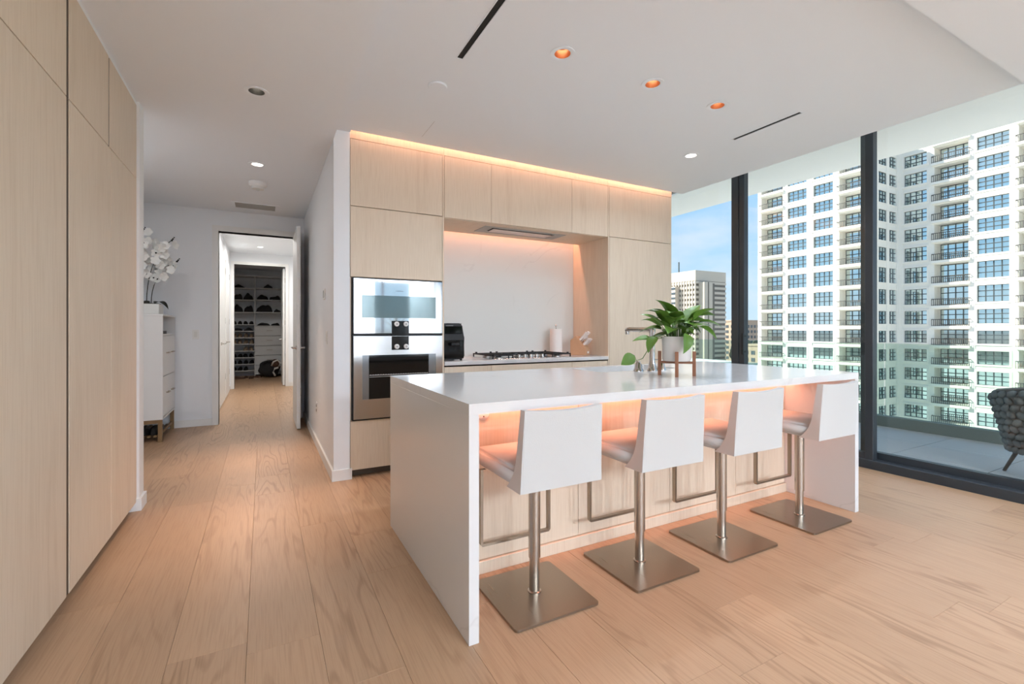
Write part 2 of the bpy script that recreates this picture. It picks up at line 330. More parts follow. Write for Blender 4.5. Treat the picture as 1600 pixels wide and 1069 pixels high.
# ------------------------------------------------------------------ walls
struct('wall_left', B(-1.65, -1.45, YB-.2, FAR, -.06, 3.4), 'wall')
struct('wall_cabinet_side', B(-1.45, -1.36, 4.02, YHB, 0, ZH), 'wall')
struct('wall_pillar', B(-1.45, -.727, 3.888, 4.02, 0, ZH), 'trim')
struct('wall_cabinet_near', B(-1.45, XL, YB, .60, 0, ZH), 'wall')
struct('wall_hall_right', B(XCOL, .612, YC-.005, YHB, 0, ZK+.03), 'wall')
struct('wall_kitchen', B(.612, XW+.3, 4.63, 4.75, 0, 3.12), 'wall')
DX0, DX1, DZ = -.50, .395, 2.445
struct('wall_hall_end', MB().box(-1.45, DX0, YHB, YHB+.13, 0, 2.76).box(DX1, .62, YHB, YHB+.13, 0, 2.76).box(DX0, DX1, YHB, YHB+.13, DZ, 2.76), 'wall')
OX0, OX1, OZ = -.52, .41, 2.52; YK = 10.93
struct('wall_corridor_left', B(-.74, -.60, YHB+.13, YK, 0, 2.76), 'wall')
struct('wall_corridor_right', B(1.05, 1.2, YHB+.13, FAR, 0, 2.76), 'wall')
struct('wall_corridor_end', MB().box(-1.45, OX0, YK, YK+.12, 0, 2.76).box(OX1, 1.05, YK, YK+.12, 0, 2.76).box(OX0, OX1, YK, YK+.12, OZ, 2.76), 'wall')
struct('wall_closet_back', B(-1.45, 1.2, FAR, FAR+.15, -.06, 3.0), 'wall')
struct('wall_closet_left', B(-.85, -.74, YK+.12, FAR, 0, 2.76), 'wall')
struct('wall_closet_right', B(.72, .83, YK+.12, FAR, 0, 2.76), 'wall')
struct('wall_exterior', B(4.75, 4.95, 4.75, 17, -3, 3.4), 'soffit')  # unseen run of facade, added to keep sun off the balcony
struct('wall_exterior', B(-9, -8.8, -9, 17, -3, 3.4), 'soffit')  # unseen wall added to stop sun under the slab
struct('wall_exterior', B(-9, 4.95, 16.8, 17, -3, 3.4), 'soffit')  # unseen wall added to stop sun from the far side
# living-room end wall with a wide window
struct('wall_back', MB().box(-1.65, .3, YB-.2, YB, 0, 3.4).box(.3, 4.6, YB-.2, YB, 2.55, 3.4).box(4.35, XW+.3, YB-.2, YB, 0, 2.55), 'wall')
# baseboards and door casings
struct('baseboard_pillar', B(-.80, -.712, 3.873, 4.035, 0, .085, bev=.002), 'trim')
struct('baseboard_hall_right', B(.475, XCOL, YC-.02, 6.9, 0, .085), 'trim'); struct('baseboard_column', B(XCOL, .627, YC-.02, YC-.005, 0, .085), 'trim')
struct('baseboard_hall_end', B(-1.36, DX0-.07, YHB-.014, YHB, 0, .085), 'trim')
struct('baseboard_corridor', B(-.6, -.586, YHB+.2, YK, 0, .085), 'trim')
struct('baseboard_corridor_end', B(OX1+.06, 1.05, YK-.014, YK, 0, .085), 'trim')
t1 = sroot('trim_1', (0, YHB, 0))
B(DX0-.068, DX0, YHB-.02, YHB+.15, 0, DZ+.068).build('casing', 'trim', t1); B(DX1, DX1+.068, YHB-.02, YHB+.15, 0, DZ+.068).build('casing', 'trim', t1); B(DX0, DX1, YHB-.02, YHB+.15, DZ, DZ+.068).build('casing', 'trim', t1)
t2 = sroot('trim_2', (0, YK, 0))
B(OX0-.06, OX0, YK-.015, YK+.13, 0, OZ+.06).build('casing', 'trim', t2); B(OX1, OX1+.06, YK-.015, YK+.13, 0, OZ+.06).build('casing', 'trim', t2); B(OX0, OX1, YK-.015, YK+.13, OZ, OZ+.06).build('casing', 'trim', t2)

# ------------------------------------------------------------------ window wall
struct('trim_3', MB().box(XW, XW+.10, YB, 4.6, 0, .075, bev=.004).box(XW+.10, XW+.25, YB, 4.6, 0, .055), 'frame_dark')
def window(n, y0, y1, x, hand=None, st=.085):
    w = sroot('window_%d' % n, (x, (y0+y1)/2, 0)); d = .07
    B(x, x+d, y0, y0+st, .055, 3.02, bev=.003).build('stile', 'frame_dark', w); B(x, x+d, y1-st, y1, .055, 3.02, bev=.003).build('stile', 'frame_dark', w)
    B(x+.004, x+d-.004, y0+st, y1-st, .055, .13).build('bottom_rail', 'frame_dark', w); B(x+.004, x+d-.004, y0+st, y1-st, 2.95, 3.02).build('top_rail', 'frame_dark', w)
    B(x+.03, x+.04, y0+st, y1-st, .13, 2.95).build('pane', 'glass', w)
    if hand: MB().bar([(x-.045, hand, .93), (x-.045, hand, 1.16)], .018, .018, (0, 1, 0)).box(x-.045, x, hand-.01, hand+.01, .95, .97).box(x-.045, x, hand-.01, hand+.01, 1.12, 1.14).build('handle', 'black_matte', w)
window(1, 3.342, 4.60, XW+.005)
window(2, 2.062, 3.338, XW+.015, 3.262, .062)
window(3, -.35, 2.20, XW+.105)
window(4, -2.9, -.30, XW+.015); window(5, YB, -2.85, XW+.105)
w6 = sroot('window_6', (2.3, YB-.1, 0))
for a in (.3, 1.62, 2.95, 4.28): B(a, a+.07, YB-.14, YB-.06, 0, 2.55).build('stile', 'frame_dark', w6)
B(.37, 4.28, YB-.13, YB-.07, 0, .1).build('bottom_rail', 'frame_dark', w6)
for a in (.37, 1.69, 3.02): B(a, a+1.25 if a < 3 else 4.28, YB-.105, YB-.095, .1, 2.55).build('pane', 'glass', w6)

# ------------------------------------------------------------------ balcony
bf = struct('floor_balcony', B(4.85, 6.95, -6, 12, -.30, -.045), 'curb')
tile0 = None
for i in range(3):
    for j in range(14):
        x, y = 4.87+i*.70, -2.6+j*.70
        if y > 6.5: continue
        if tile0 is None: tile0 = B(x, x+.694, y, y+.694, -.045, -.03, bev=.002).build('tile', 'balcony_tile', bf)
        else: share(tile0, 'tile', bf, (x+.347, y+.347, -.045))
rail = thing('balcony_railing', (7.0, 2, -.3), 'frameless greenish glass balustrade on a low grey curb around the balcony', 'railing')
B(6.95, 7.06, -6, 12, -.30, .10).build('curb', 'curb', rail)
for j in range(12):
    y = -6+j*1.5; B(6.995, 7.011, y+.008, y+1.492, .10, 1.02).build('glass_panel', 'rail_glass', rail)
B(6.988, 7.018, -6, 12, 1.02, 1.032).build('top_cap', 'clear', rail)

# ------------------------------------------------------------------ left wall of tall cabinets
SEAM = 2.195
def tall_unit(y0, y1, ylo, label, grooves=()):
    t = thing('tall_cabinet', (-1.08, (y0+y1)/2, 0), label, 'cabinet', 'built-in oak cabinets along the hall')
    B(-1.42, XL-.050, y0, y1, .06, 2.686).build('carcass', 'groove', t)
    B(-1.44, XL-.075, y0, y1, 0, .06).build('toe_kick', 'kick', t)
    for a, b, z0, z1 in grooves: B(XL-.04, XL-.0025, a, b, z0, z1).build('finger_groove', 'groove', t)  # dark filler strip painting the unlit door edge in the gap
    B(XL-.022, XL, ylo[0], ylo[1], .06, SEAM-.002, bev=.001).build('door', 'oak_cab', t)
    B(XL-.022, XL, ylo[2], ylo[3], SEAM+.002, 2.683, bev=.001).build('door', 'oak_cab', t)
tall_unit(.62, 1.62, (.622, 1.60, .622, 1.60), 'oak tall cabinet at the near end of the hall run, furthest from the white pillar')
tall_unit(1.62, 2.655, (1.605, 2.643, 1.605, 2.643), 'oak tall cabinet left of the wide dark finger groove')
tall_unit(2.655, 3.29, (2.675, 3.302, 2.675, 3.255), 'oak tall cabinet between the wide finger groove and the narrow door beside the pillar', ((2.6436, 2.6744, .062, SEAM-.002), (2.6436, 2.6744, SEAM+.002, 2.68), (3.2556, 3.2744, SEAM+.002, 2.68)))
tall_unit(3.29, 3.886, (3.307, 3.884, 3.275, 3.884), 'narrow oak tall cabinet against the white pillar')

struct('trim_4', B(-1.42, XL-.003, .62, 3.886, 2.687, ZH), 'trim')

# ------------------------------------------------------------------ kitchen wall
def carcass(t, x0, x1, y0, y1, z0, z1): B(x0, x1, y0, y1, z0, z1).build('carcass', 'groove', t)
ZT = 2.737
# oven tower: two stiles, doors above and below the ovens
t = thing('oven_tower_cabinet', (1.01, 4.2, 0), 'oak tall cabinet housing the two stacked steel ovens', 'cabinet')
MB().box(.615, .627, YC+.022, 4.6, .065, 2.74).box(1.395, 1.409, YC, 4.6, .065, 2.74).box(.627, 1.395, 4.5, 4.6, .065, 2.74).box(.627, 1.395, YC+.022, 4.5, 1.626, 2.74).box(.627, 1.395, YC+.022, 4.5, .065, .458).build('carcass', 'oak_cab', t)
B(.62, 1.40, YC+.07, 4.5, 0, .065).build('toe_kick', 'kick', t)
B(.617, 1.392, YC, YC+.02, 2.202, ZT, bev=.001).build('door', 'oak_cab', t)
B(.617, 1.392, YC, YC+.02, 1.628, 2.195, bev=.001).build('door', 'oak_cab', t)
B(.617, 1.392, YC, YC+.02, .065, .458, bev=.001).build('drawer_front', 'oak_cab', t)
B(.615, 1.409, YC+.002, 4.6, 2.742, 2.992).build('fascia', 'oak_cab', t)
# wall cabinets over the niche
US = [1.411, 1.874, 2.789, 3.256]
UL = ['oak wall cabinet above the air fryer, beside the oven tower', 'wide oak wall cabinet with the extractor set in its underside', 'narrow oak wall cabinet next to the plain tall cabinet']
SOF = 2.19
for i in range(3):
    a, b = US[i], US[i+1]
    t = thing('wall_cabinet', ((a+b)/2, 4.2, SOF), UL[i], 'cabinet', 'oak wall cabinets over the cooking niche')
    B(a, b, YC+.022, 4.44, SOF+.012, 2.74).build('carcass', 'groove', t)
    B(a+.0015, b-.0015, YC, YC+.02, SOF+.004, ZT, bev=.001).build('door', 'oak_cab', t)
    if i == 1: MB().box(a, 1.87+.001, YC+.022, 4.44, SOF, SOF+.012).box(2.79-.001, b, YC+.022, 4.44, SOF, SOF+.012).box(1.871, 2.789, YC+.022, 4.03, SOF, SOF+.012).box(1.871, 2.789, 4.30, 4.44, SOF, SOF+.012).build('underside', 'oak_cab', t)
    else: B(a, b, YC+.022, 4.44, SOF, SOF+.012).build('underside', 'oak_cab', t)
    B(a, b, YC+.002, 4.44, 2.742, 2.992).build('fascia', 'oak_cab', t)
t = thing('range_hood', (2.33, 4.165, SOF-.004), 'slim built-in extractor hood set flush in the oak niche ceiling', 'range hood')
MB().box(1.865, 2.795, 4.03, 4.075, SOF-.004, SOF+.011).box(1.865, 2.795, 4.255, 4.30, SOF-.004, SOF+.011).box(1.865, 1.965, 4.075, 4.255, SOF-.004, SOF+.011).box(2.685, 2.795, 4.075, 4.255, SOF-.004, SOF+.011).build('frame', 'vent_grey', t)
B(1.965, 2.685, 4.075, 4.255, SOF+.006, SOF+.011).build('filter', 'slot_black', t)
B(1.985, 2.665, 4.095, 4.235, SOF-.008, SOF+.002, bev=.002).build('cover_panel', 'oven_inset', t)
# tall cabinet on the right
t = thing('tall_pantry_cabinet', (3.73, 4.2, 0), 'plain oak tall cabinet beside the window, behind the faucet', 'cabinet')
MB().box(3.258, 3.272, YC, 4.6, .065, 2.74).box(3.272, 4.205, YC+.022, 4.6, .065, 2.74).build('carcass', 'oak_cab', t)
B(3.26, 4.2, YC+.07, 4.5, 0, .065).build('toe_kick', 'kick', t)
B(3.277, 4.20, YC, YC+.02, 2.200, ZT, bev=.001).build('door', 'oak_cab', t); B(3.277, 4.20, YC, YC+.02, .065, 2.194, bev=.001).build('door', 'oak_cab', t)
B(3.258, 4.205, YC+.002, 4.6, 2.742, 2.992).build('fascia', 'oak_cab', t)
# base cabinets and worktop
CT = .915
BL = ['oak base cabinet below the air fryer', 'wide oak base cabinet below the gas cooktop', 'oak base cabinet below the knife block']
for i in range(3):
    a, b = US[i], US[i+1]
    t = thing('base_cabinet', ((a+b)/2, 4.2, 0), BL[i], 'cabinet', 'oak base cabinets under the back worktop')
    B(a, b, YC+.022, 4.58, .065, .835).build('carcass', 'groove', t); B(a, b, YC+.07, 4.5, 0, .065).build('toe_kick', 'kick', t)
    B(a+.0015, b-.0015, YC, YC+.02, .47, .866, bev=.001).build('drawer_front', 'oak_cab', t); B(a+.0015, b-.0015, YC, YC+.02, .065, .466, bev=.001).build('drawer_front', 'oak_cab', t)
tag(B(1.411, 3.256, YC-.012, 4.545, .880, CT, bev=.0015).build('back_worktop', 'quartz'), 'white quartz worktop running below the marble splashback', 'worktop')
tag(B(1.411, 3.256, 4.545, 4.60, CT, 2.45).build('splashback', 'splash'), 'pale marble splashback panel lit from the slot above', 'splashback')
# warm light strips
def strip(x0, x1, y0, y1, z, name_label, watts, size, rot=(0, 0, 0), loc=None, spread=180, col=(255, 180, 142)):
    o = tag(B(x0, x1, y0, y1, z, z+.006).build('led_strip', 'led'), name_label, 'light strip')
    li = bpy.data.lights.new('led_strip_light', 'AREA'); li.shape = 'RECTANGLE'; li.size, li.size_y = size; li.energy = watts; li.color = s2l(col); li.spread = math.radians(spread)
    lo = bpy.data.objects.new('led_strip_light', li); C.objects.link(lo); lo.parent = o
    lo.location = Vector(loc or ((x0+x1)/2, (y0+y1)/2, z-.003)) - wloc(o); lo.rotation_euler = rot
    return o
strip(.62, 4.20, 3.875, 3.90, 2.99, 'salmon light strip hidden in the ceiling slot above the oak doors', 20, (3.55, .02), col=(255, 192, 166))
strip(1.42, 3.25, 4.48, 4.51, 2.40, 'salmon light strip hidden in the slot above the marble splashback', 10, (1.8, .03), col=(255, 176, 144))

# ------------------------------------------------------------------ ovens
def knob(p, x, z, y): 
    k = MB().lathe([(.019, y), (.0205, y-.004), (.0205, y-.018), (.017, y-.021)], x, z, 20, 'Y').build('knob', 'white_lacquer', p, smooth=40)
    MB().lathe([(.009, y-.0212), (.008, y-.022)], x, z, 14, 'Y').build('knob_ring', 'vent_grey', k)
YO = YC-.012
t = thing('steam_oven', (1.01, 4.2, 1.163), 'mirror-glass compact oven with clear window strip, above the larger oven', 'oven')
B(.632, 1.388, YC-.004, 4.48, 1.163, 1.622).build('body', 'black_matte', t)
fr = MB().box(.640, 1.386, YO-.012, YC-.004, 1.168, 1.296).box(.640, 1.386, YO-.012, YC-.004, 1.480, 1.613).box(.640, .702, YO-.012, YC-.004, 1.296, 1.480).box(1.324, 1.386, YO-.012, YC-.004, 1.296, 1.480).build('door', 'oven_mirror', t)
B(.702, 1.324, YO-.010, YC-.004, 1.296, 1.480).build('window', 'oven_glass_light', fr)
ct = B(.942, 1.086, YO-.0145, YO-.012, 1.150, 1.272).build('control_panel', 'black_gloss', t)
knob(t, .981, 1.246, YO-.0145); knob(t, 1.058, 1.246, YO-.0145)
txt = bpy.data.curves.new('maker_mark', 'FONT'); txt.body = 'GAGGENAU'; txt.size = .011; txt.align_x = 'CENTER'; txt.extrude = .0002
tmp = bpy.data.objects.new('maker_mark_curve', txt); tme = bpy.data.meshes.new_from_object(tmp); bpy.data.objects.remove(tmp); tme.materials.clear(); tme.materials.append(MATS['ink'])
to = bpy.data.objects.new('maker_mark', tme); C.objects.link(to); to.parent = t
to.location = Vector((1.01, YO-.0126, 1.518)) - wloc(t); to.rotation_euler = (math.radians(90), 0, 0)
t = thing('wall_oven', (1.01, 4.2, .462), 'stainless steel oven with black glass door and two knobs, below the compact oven', 'oven')
B(.632, 1.388, YC-.004, 4.48, .462, 1.158).build('body', 'black_matte', t)
fr = MB().box(.638, 1.386, YO-.012, YC-.004, .474, .632).box(.638, 1.386, YO-.012, YC-.004, .990, 1.146).box(.638, .706, YO-.012, YC-.004, .632, .990).box(1.326, 1.386, YO-.012, YC-.004, .632, .990).build('door', 'oven_steel', t)
for xa, xb in ((.706, .758), (1.262, 1.326)): B(xa, xb, YO-.009, YC-.004, .632, .990).build('window_border', 'oven_inset', fr)
B(.758, 1.262, YO-.009, YC-.004, .632, .990).build('window', 'oven_glass', fr)
rk = MB().box(.762, 1.258, YO-.0105, YO-.009, .824, .828).box(.762, 1.258, YO-.0105, YO-.009, .810, .813)
for i in range(24): rk.box(.768+i*.0208, .774+i*.0208, YO-.0104, YO-.009, .828, .832)
rk.build('rack', 'steel', t)
B(.942, 1.086, YO-.0145, YO-.012, 1.030, 1.144).build('control_panel', 'black_gloss', t)
knob(t, .982, 1.058, YO-.0145); knob(t, 1.060, 1.058, YO-.0145)

# ------------------------------------------------------------------ things on the back worktop
t = thing('gas_cooktop', (2.36, 4.17, CT), 'five-burner gas cooktop with black cast grates and steel knobs', 'cooktop')
B(1.90, 2.82, 3.955, 4.44, CT, CT+.006, bev=.002).build('tray', 'oven_steel', t)
bx = [(2.02, 4.06), (2.02, 4.32), (2.36, 4.25), (2.70, 4.06), (2.70, 4.32)]
for x, y in bx:
    b_ = MB().lathe([(.062 if x == 2.36 else .046, CT+.006), (.062 if x == 2.36 else .046, CT+.014), (.03, CT+.017)], x, y, 20).build('burner', 'steel', t, smooth=40)
    MB().lathe([(.04 if x == 2.36 else .03, CT+.017), (.04 if x == 2.36 else .03, CT+.024), (.02, CT+.026)], x, y, 20).build('burner_cap', 'black_matte', b_, smooth=40)
for x0, x1, y0, y1 in ((1.91, 2.135, 3.965, 4.43), (2.145, 2.575, 4.09, 4.43), (2.585, 2.81, 3.965, 4.43)):
    g = MB(); z0, z1 = CT+.030, CT+.042; w = .010
    for x in (x0, x1-w): g.box(x, x+w, y0, y1, z0, z1)
    for y in (y0, y1-w, (y0+y1)/2): g.box(x0, x1, y, y+w, z0, z1)
    n = 3 if x1-x0 > .3 else 2
    for i in range(1, n+1): xx = x0+(x1-x0)*i/(n+1); g.box(xx-w/2, xx+w/2, y0, y1, z0, z1)
    for x in (x0, x1-w):
        for y in (y0, y1-w): g.box(x, x+w, y, y+w, CT+.006, z0)
    for x in (x0+.02, x1-.04):
        for y in (y0+.01, y1-.02): g.box(x, x+.02, y, y+.01, z1, z1+.012)
    g.build('grate', 'black_matte', t)
for x in (2.225, 2.293, 2.36, 2.427, 2.495):
    MB().lathe([(.021, CT+.006), (.021, CT+.012), (.017, CT+.014), (.016, CT+.036), (.014, CT+.038)], x, 4.015, 18).build('knob', 'chrome', t, smooth=40)

t = thing('air_fryer', (1.535, 4.14, CT), 'black air fryer with pull-out basket at the end of the back worktop', 'air fryer')
body = MB(); pr = [(-.115, 0), (.115, 0), (.135, .02), (.128, .20), (.105, .325), (.09, .335), (-.09, .335), (-.105, .325), (-.128, .20), (-.135, .02)]
body.prism([(1.535+x*.84, CT+.008+z) for x, z in pr], 'Y', 4.01, 4.28); bmesh.ops.bevel(body.bm, geom=list(body.bm.edges), offset=.012, segments=2, affect='EDGES')
body.build('body', 'black_matte', t, smooth=40)
B(1.435, 1.635, 4.000, 4.012, CT+.02, CT+.19, bev=.006, seg=2).build('basket', 'black_gloss', t)
MB().box(1.495, 1.575, 3.955, 3.972, CT+.14, CT+.165, bev=.005).box(1.52, 1.55, 3.97, 4.003, CT+.145, CT+.16).build('handle', 'black_matte', t)
B(1.45, 1.62, 4.004, 4.012, CT+.245, CT+.315, bev=.003).build('display', 'black_gloss', t)
B(1.46, 1.53, 4.0025, 4.004, CT+.318, CT+.322).build('brand_line', 'vent_grey', t)
for x in (1.45, 1.62):
    for y in (4.04, 4.25): MB().lathe([(.012, CT), (.012, CT+.01)], x, y, 10).build('foot', 'rubber', t)

t = thing('paper_towel_holder', (2.905, 4.385, CT), 'steel paper towel holder standing behind the cooktop', 'towel holder')
MB().lathe([(.07, CT), (.07, CT+.008), (.062, CT+.011)], 2.905, 4.385, 24).build('base', 'chrome', t, smooth=40)
MB().lathe([(.006, CT+.011), (.006, CT+.315), (.011, CT+.318), (.012, CT+.330), (.008, CT+.337)], 2.905, 4.385, 12).build('rod', 'chrome', t, smooth=40)
r = MB(); r.lathe([(.020, CT+.012), (.068, CT+.012), (.068, CT+.292), (.020, CT+.292), (.020, CT+.012)], 2.905, 4.385, 32, cap=False)
tag(r.build('paper_towel_roll', 'paper', smooth=40), 'white paper towel roll on its steel holder', 'paper towel')

t = thing('knife_block', (3.125, 4.215, CT), 'slanted beech knife block with a small white label', 'knife block')
ang = math.radians(-24); kb = MB(); kb.prism([(-.11, 0), (.085, 0), (.085, .07), (-.04, .215), (-.11, .165)], 'X', -.05, .05)
bmesh.ops.bevel(kb.bm, geom=list(kb.bm.edges), offset=.004, segments=2, affect='EDGES')
kt = Matrix.Translation((3.125, 4.215, CT)) @ Matrix.Rotation(math.radians(209), 4, 'Z'); bmesh.ops.transform(kb.bm, matrix=kt, verts=kb.bm.verts)
kb.build('block', 'beech', t)
lb = B(-.022, .022, .0855, .0865, .022, .045); bmesh.ops.transform(lb.bm, matrix=kt, verts=lb.bm.verts); lb.build('label_plate', 'label_white', t)
slots = [(-.03, 0.045, .085), (-.01, .045, .085), (.012, .045, .085), (.032, .045, .085), (-.028, -.0, .115), (.004, -.0, .12), (.032, 0, .11)]
for i, (sx, sy, ln) in enumerate(slots):
    kn = MB(); zb = .07+(.085-sy)*(.145/.125)
    d = Vector((0, .145, .125)).normalized(); p0 = Vector((sx, sy, zb)); p1 = p0+d*.006; p2 = p0+d*ln
    kn.bar([p1, p1+d*ln*.5, p2+Vector((sx*.25, 0, .012))], .016, .024, (1, 0, 0)); kn.bar([p0-d*.03, p1], .003, .018, (1, 0, 0))
    bmesh.ops.transform(kn.bm, matrix=kt, verts=kn.bm.verts)
    tag(kn.build('kitchen_knife', 'label_white'), ['cream-handled steak knife in the lower row of the beech block', 'longer cream-handled kitchen knife in the upper row of the beech block'][i > 3], 'knife', ['steak knives in the lower row of the block', 'kitchen knives in the upper row of the block'][i > 3])
sx = MB(); base = Vector((.02, .02, .155)); d = Vector((0, .145, .125)).normalized()
for s in (-1, 1):
    c = base+d*.055+Vector((s*.018, 0, 0))
    sx.tube([c+Vector((.015*math.cos(a), 0, 0))+d*(.022*math.sin(a)) for a in [k*math.pi/6 for k in range(13)]], .0045, 6)
sx.bar([base-d*.03, base+d*.03], .02, .004, (1, 0, 0)); bmesh.ops.transform(sx.bm, matrix=kt, verts=sx.bm.verts)
tag(sx.build('kitchen_scissors', 'label_white', smooth=40), 'kitchen scissors with pale loop handles in the beech block', 'scissors')

# ------------------------------------------------------------------ island
IX0, IX1, IY0, IY1, IZ = .686, 3.462, 1.629, 2.866, .917
isl = thing('kitchen_island', ((IX0+IX1)/2, 2.25, 0), 'white quartz waterfall island with oak seating side', 'island')
SK = (1.97, 2.70, 2.43, 2.80)       # sink cut-out
top = slab(IX0, IX1, IY0, IY1, IZ-.042, IZ, [SK])
top.build('countertop', 'quartz', isl)
B(IX0, IX0+.042, IY0, IY1, 0, IZ-.042, bev=.0012).build('side_panel', 'quartz', isl)
B(IX1-.042, IX1, IY0, IY1, 0, IZ-.042, bev=.0012).build('side_panel', 'quartz', isl)
YP = 2.095
MB().box(IX0+.043, 1.93, YP+.018, 2.80, .06, IZ-.043).box(2.74, IX1-.043, YP+.018, 2.80, .06, IZ-.043).box(1.93, 2.74, YP+.018, 2.39, .06, IZ-.043).box(1.93, 2.74, 2.39, 2.80, .06, .62).build('body', 'groove', isl)
px = [IX0+.044, 1.535, 2.235, 2.86, IX1-.044]
for a, b in zip(px, px[1:]): B(a+.001, b-.001, YP, YP+.017, .066, IZ-.043, bev=.0008).build('seating_side_panel', 'oak_cab', isl)
B(IX0+.043, IX1-.043, YP-.014, YP+.017, 0, .062, bev=.002).build('plinth', 'oak_cab', isl)
B(IX0+.043, IX1-.043, 2.72, 2.78, 0, .06).build('toe_kick', 'kick', isl)
for a, b in ((IX0+.045, 1.6), (1.6, 2.72), (2.72, IX1-.045)): B(a+.0015, b-.0015, 2.801, 2.82, .065, .855, bev=.001).build('door', 'oak_cab', isl)
ol = MB().lathe([(.030, YP), (.030, YP-.004), (.027, YP-.006)], .958, .782, 24, 'Y').build('outlet', 'label_white', isl, smooth=40)
MB().box(.946, .949, YP-.0068, YP-.006, .786, .795).box(.966, .969, YP-.0068, YP-.006, .786, .795).box(.955, .961, YP-.0068, YP-.006, .768, .774).build('socket_slot', 'ink', ol)
strip(IX0+.05, IX1-.05, YP-.05, YP-.03, IZ-.050, 'salmon light strip hidden under the island overhang', 6.6, (2.66, .02), rot=(math.radians(12), 0, 0), col=(255, 164, 136), spread=160, loc=((IX0+IX1)/2, YP-.035, IZ-.052))
# sink and faucet
sk = MB(); a, b, c, d2 = SK[0]-.008, SK[1]+.008, SK[2]-.008, SK[3]+.008; zt, zb = IZ-.043, .67
sk.box(a-.01, a, c, d2, zb, zt).box(b, b+.01, c, d2, zb, zt).box(a-.01, b+.01, c-.01, c, zb, zt).box(a-.01, b+.01, d2, d2+.01, zb, zt).box(a-.01, b+.01, c-.01, d2+.01, zb-.012, zb)
st = thing('kitchen_sink', ((a+b)/2, (c+d2)/2, zb-.012), 'white undermount sink basin cut into the island worktop', 'sink')
sk.build('basin', 'white_lacquer', st)
MB().lathe([(.045, zb), (.045, zb+.004), (.03, zb+.004)], (a+b)/2, (c+d2)/2, 20).build('drain', 'chrome', st, smooth=40)
fx, fy = 2.335, 2.345
t = thing('kitchen_faucet', (fx, fy, IZ), 'polished bridge-style faucet with straight spout and two lever valves', 'faucet')
MB().lathe([(.034, IZ), (.034, IZ+.010), (.026, IZ+.022), (.024, IZ+.05), (.0185, IZ+.066), (.0185, IZ+.255), (.022, IZ+.262), (.022, IZ+.300), (.016, IZ+.306)], fx, fy, 20).build('column', 'chrome', t, smooth=40)
MB().tube([(fx, fy+.01, IZ+.281), (fx, fy+.22, IZ+.284), (fx, fy+.245, IZ+.281), (fx, fy+.252, IZ+.272)], [.017, .017, .017, .015], 12).lathe([(.0135, IZ+.248), (.0135, IZ+.27)], fx, fy+.245, 14).build('spout', 'chrome', t, smooth=40)
for s, n in ((-1, 0), (1, 1)):
    vx = fx+s*.105; v = MB().lathe([(.034, IZ), (.034, IZ+.010), (.026, IZ+.022), (.024, IZ+.046), (.014, IZ+.058), (.012, IZ+.072)], vx, fy+.02, 18).build('valve', 'chrome', t, smooth=40)
    MB().tube([(vx, fy+.02, IZ+.066), (vx+s*.03, fy+.05, IZ+.068), (vx+s*.012, fy+.10, IZ+.070)], [.0055, .005, .006], 8).build('lever', 'chrome', v, smooth=40)

# ------------------------------------------------------------------ plant on the island
pxc, pyc = 2.24, 2.045
t = thing('plant_stand', (pxc, pyc, IZ), 'small walnut stand with four square legs under the white plant pot', 'plant stand')
a45 = math.radians(222.6); R = .100
for k in range(4):
    an = a45+k*math.pi/2; x, y = pxc+R*math.cos(an), pyc+R*math.sin(an)
    MB().bar([(x, y, IZ), (x, y, IZ+.150)], .020, .020, (math.cos(an), math.sin(an), 0)).build('leg', 'walnut', t)
for k in range(2):
    an = a45+k*math.pi/2; u = Vector((math.cos(an), math.sin(an), 0))*(R-.01); c0 = Vector((pxc, pyc, IZ+.066+.0155*k))
    MB().bar([c0-u, c0+u], .018, .015, (-math.sin(an), math.cos(an), 0)).build('crossbar', 'walnut', t)
PZ = IZ+.0905
t = thing('potted_pothos', (pxc, pyc, PZ), 'leafy green pothos in a white cylindrical pot on a walnut stand', 'plant')
MB().lathe([(.076, PZ), (.084, PZ+.010), (.088, PZ+.150), (.081, PZ+.150), (.078, PZ+.120), (.02, PZ+.120)], pxc, pyc, 32).build('pot', 'pot', t, smooth=40)
MB().lathe([(.080, PZ+.121), (.06, PZ+.131), (.01, PZ+.134)], pxc, pyc, 20).build('soil', 'soil', t, smooth=40)
def leaf_mesh(ln, wd, curl, fold):
    def fn(u, v):
        w = math.sin(math.pi*min(1, v**.72))**.9*wd*(1.1-.25*v) if 0 < v < 1 else 0.0
        s = (u-.5)*2
        return Vector((s*w, v*ln*math.cos(curl*v), -curl*v*v*ln*.8+abs(s)*fold*w))
    m = MB().grid(fn, 6, 9); return m
rot = lambda m, az, pitch, roll, p: Matrix.Translation(p) @ Matrix.Rotation(az, 4, 'Z') @ Matrix.Rotation(pitch, 4, 'X') @ Matrix.Rotation(roll, 4, 'Y')
rr = random.Random(5)
leaves = []
for i in range(38):
    az = rr.uniform(0, 2*math.pi); el = rr.uniform(-.1, 1.15); ln = rr.uniform(.11, .165)
    reach = rr.uniform(.02, .10); up_ = rr.uniform(.0, .09)+.04*math.sin(el)
    leaves.append((az, el, ln, reach, up_))
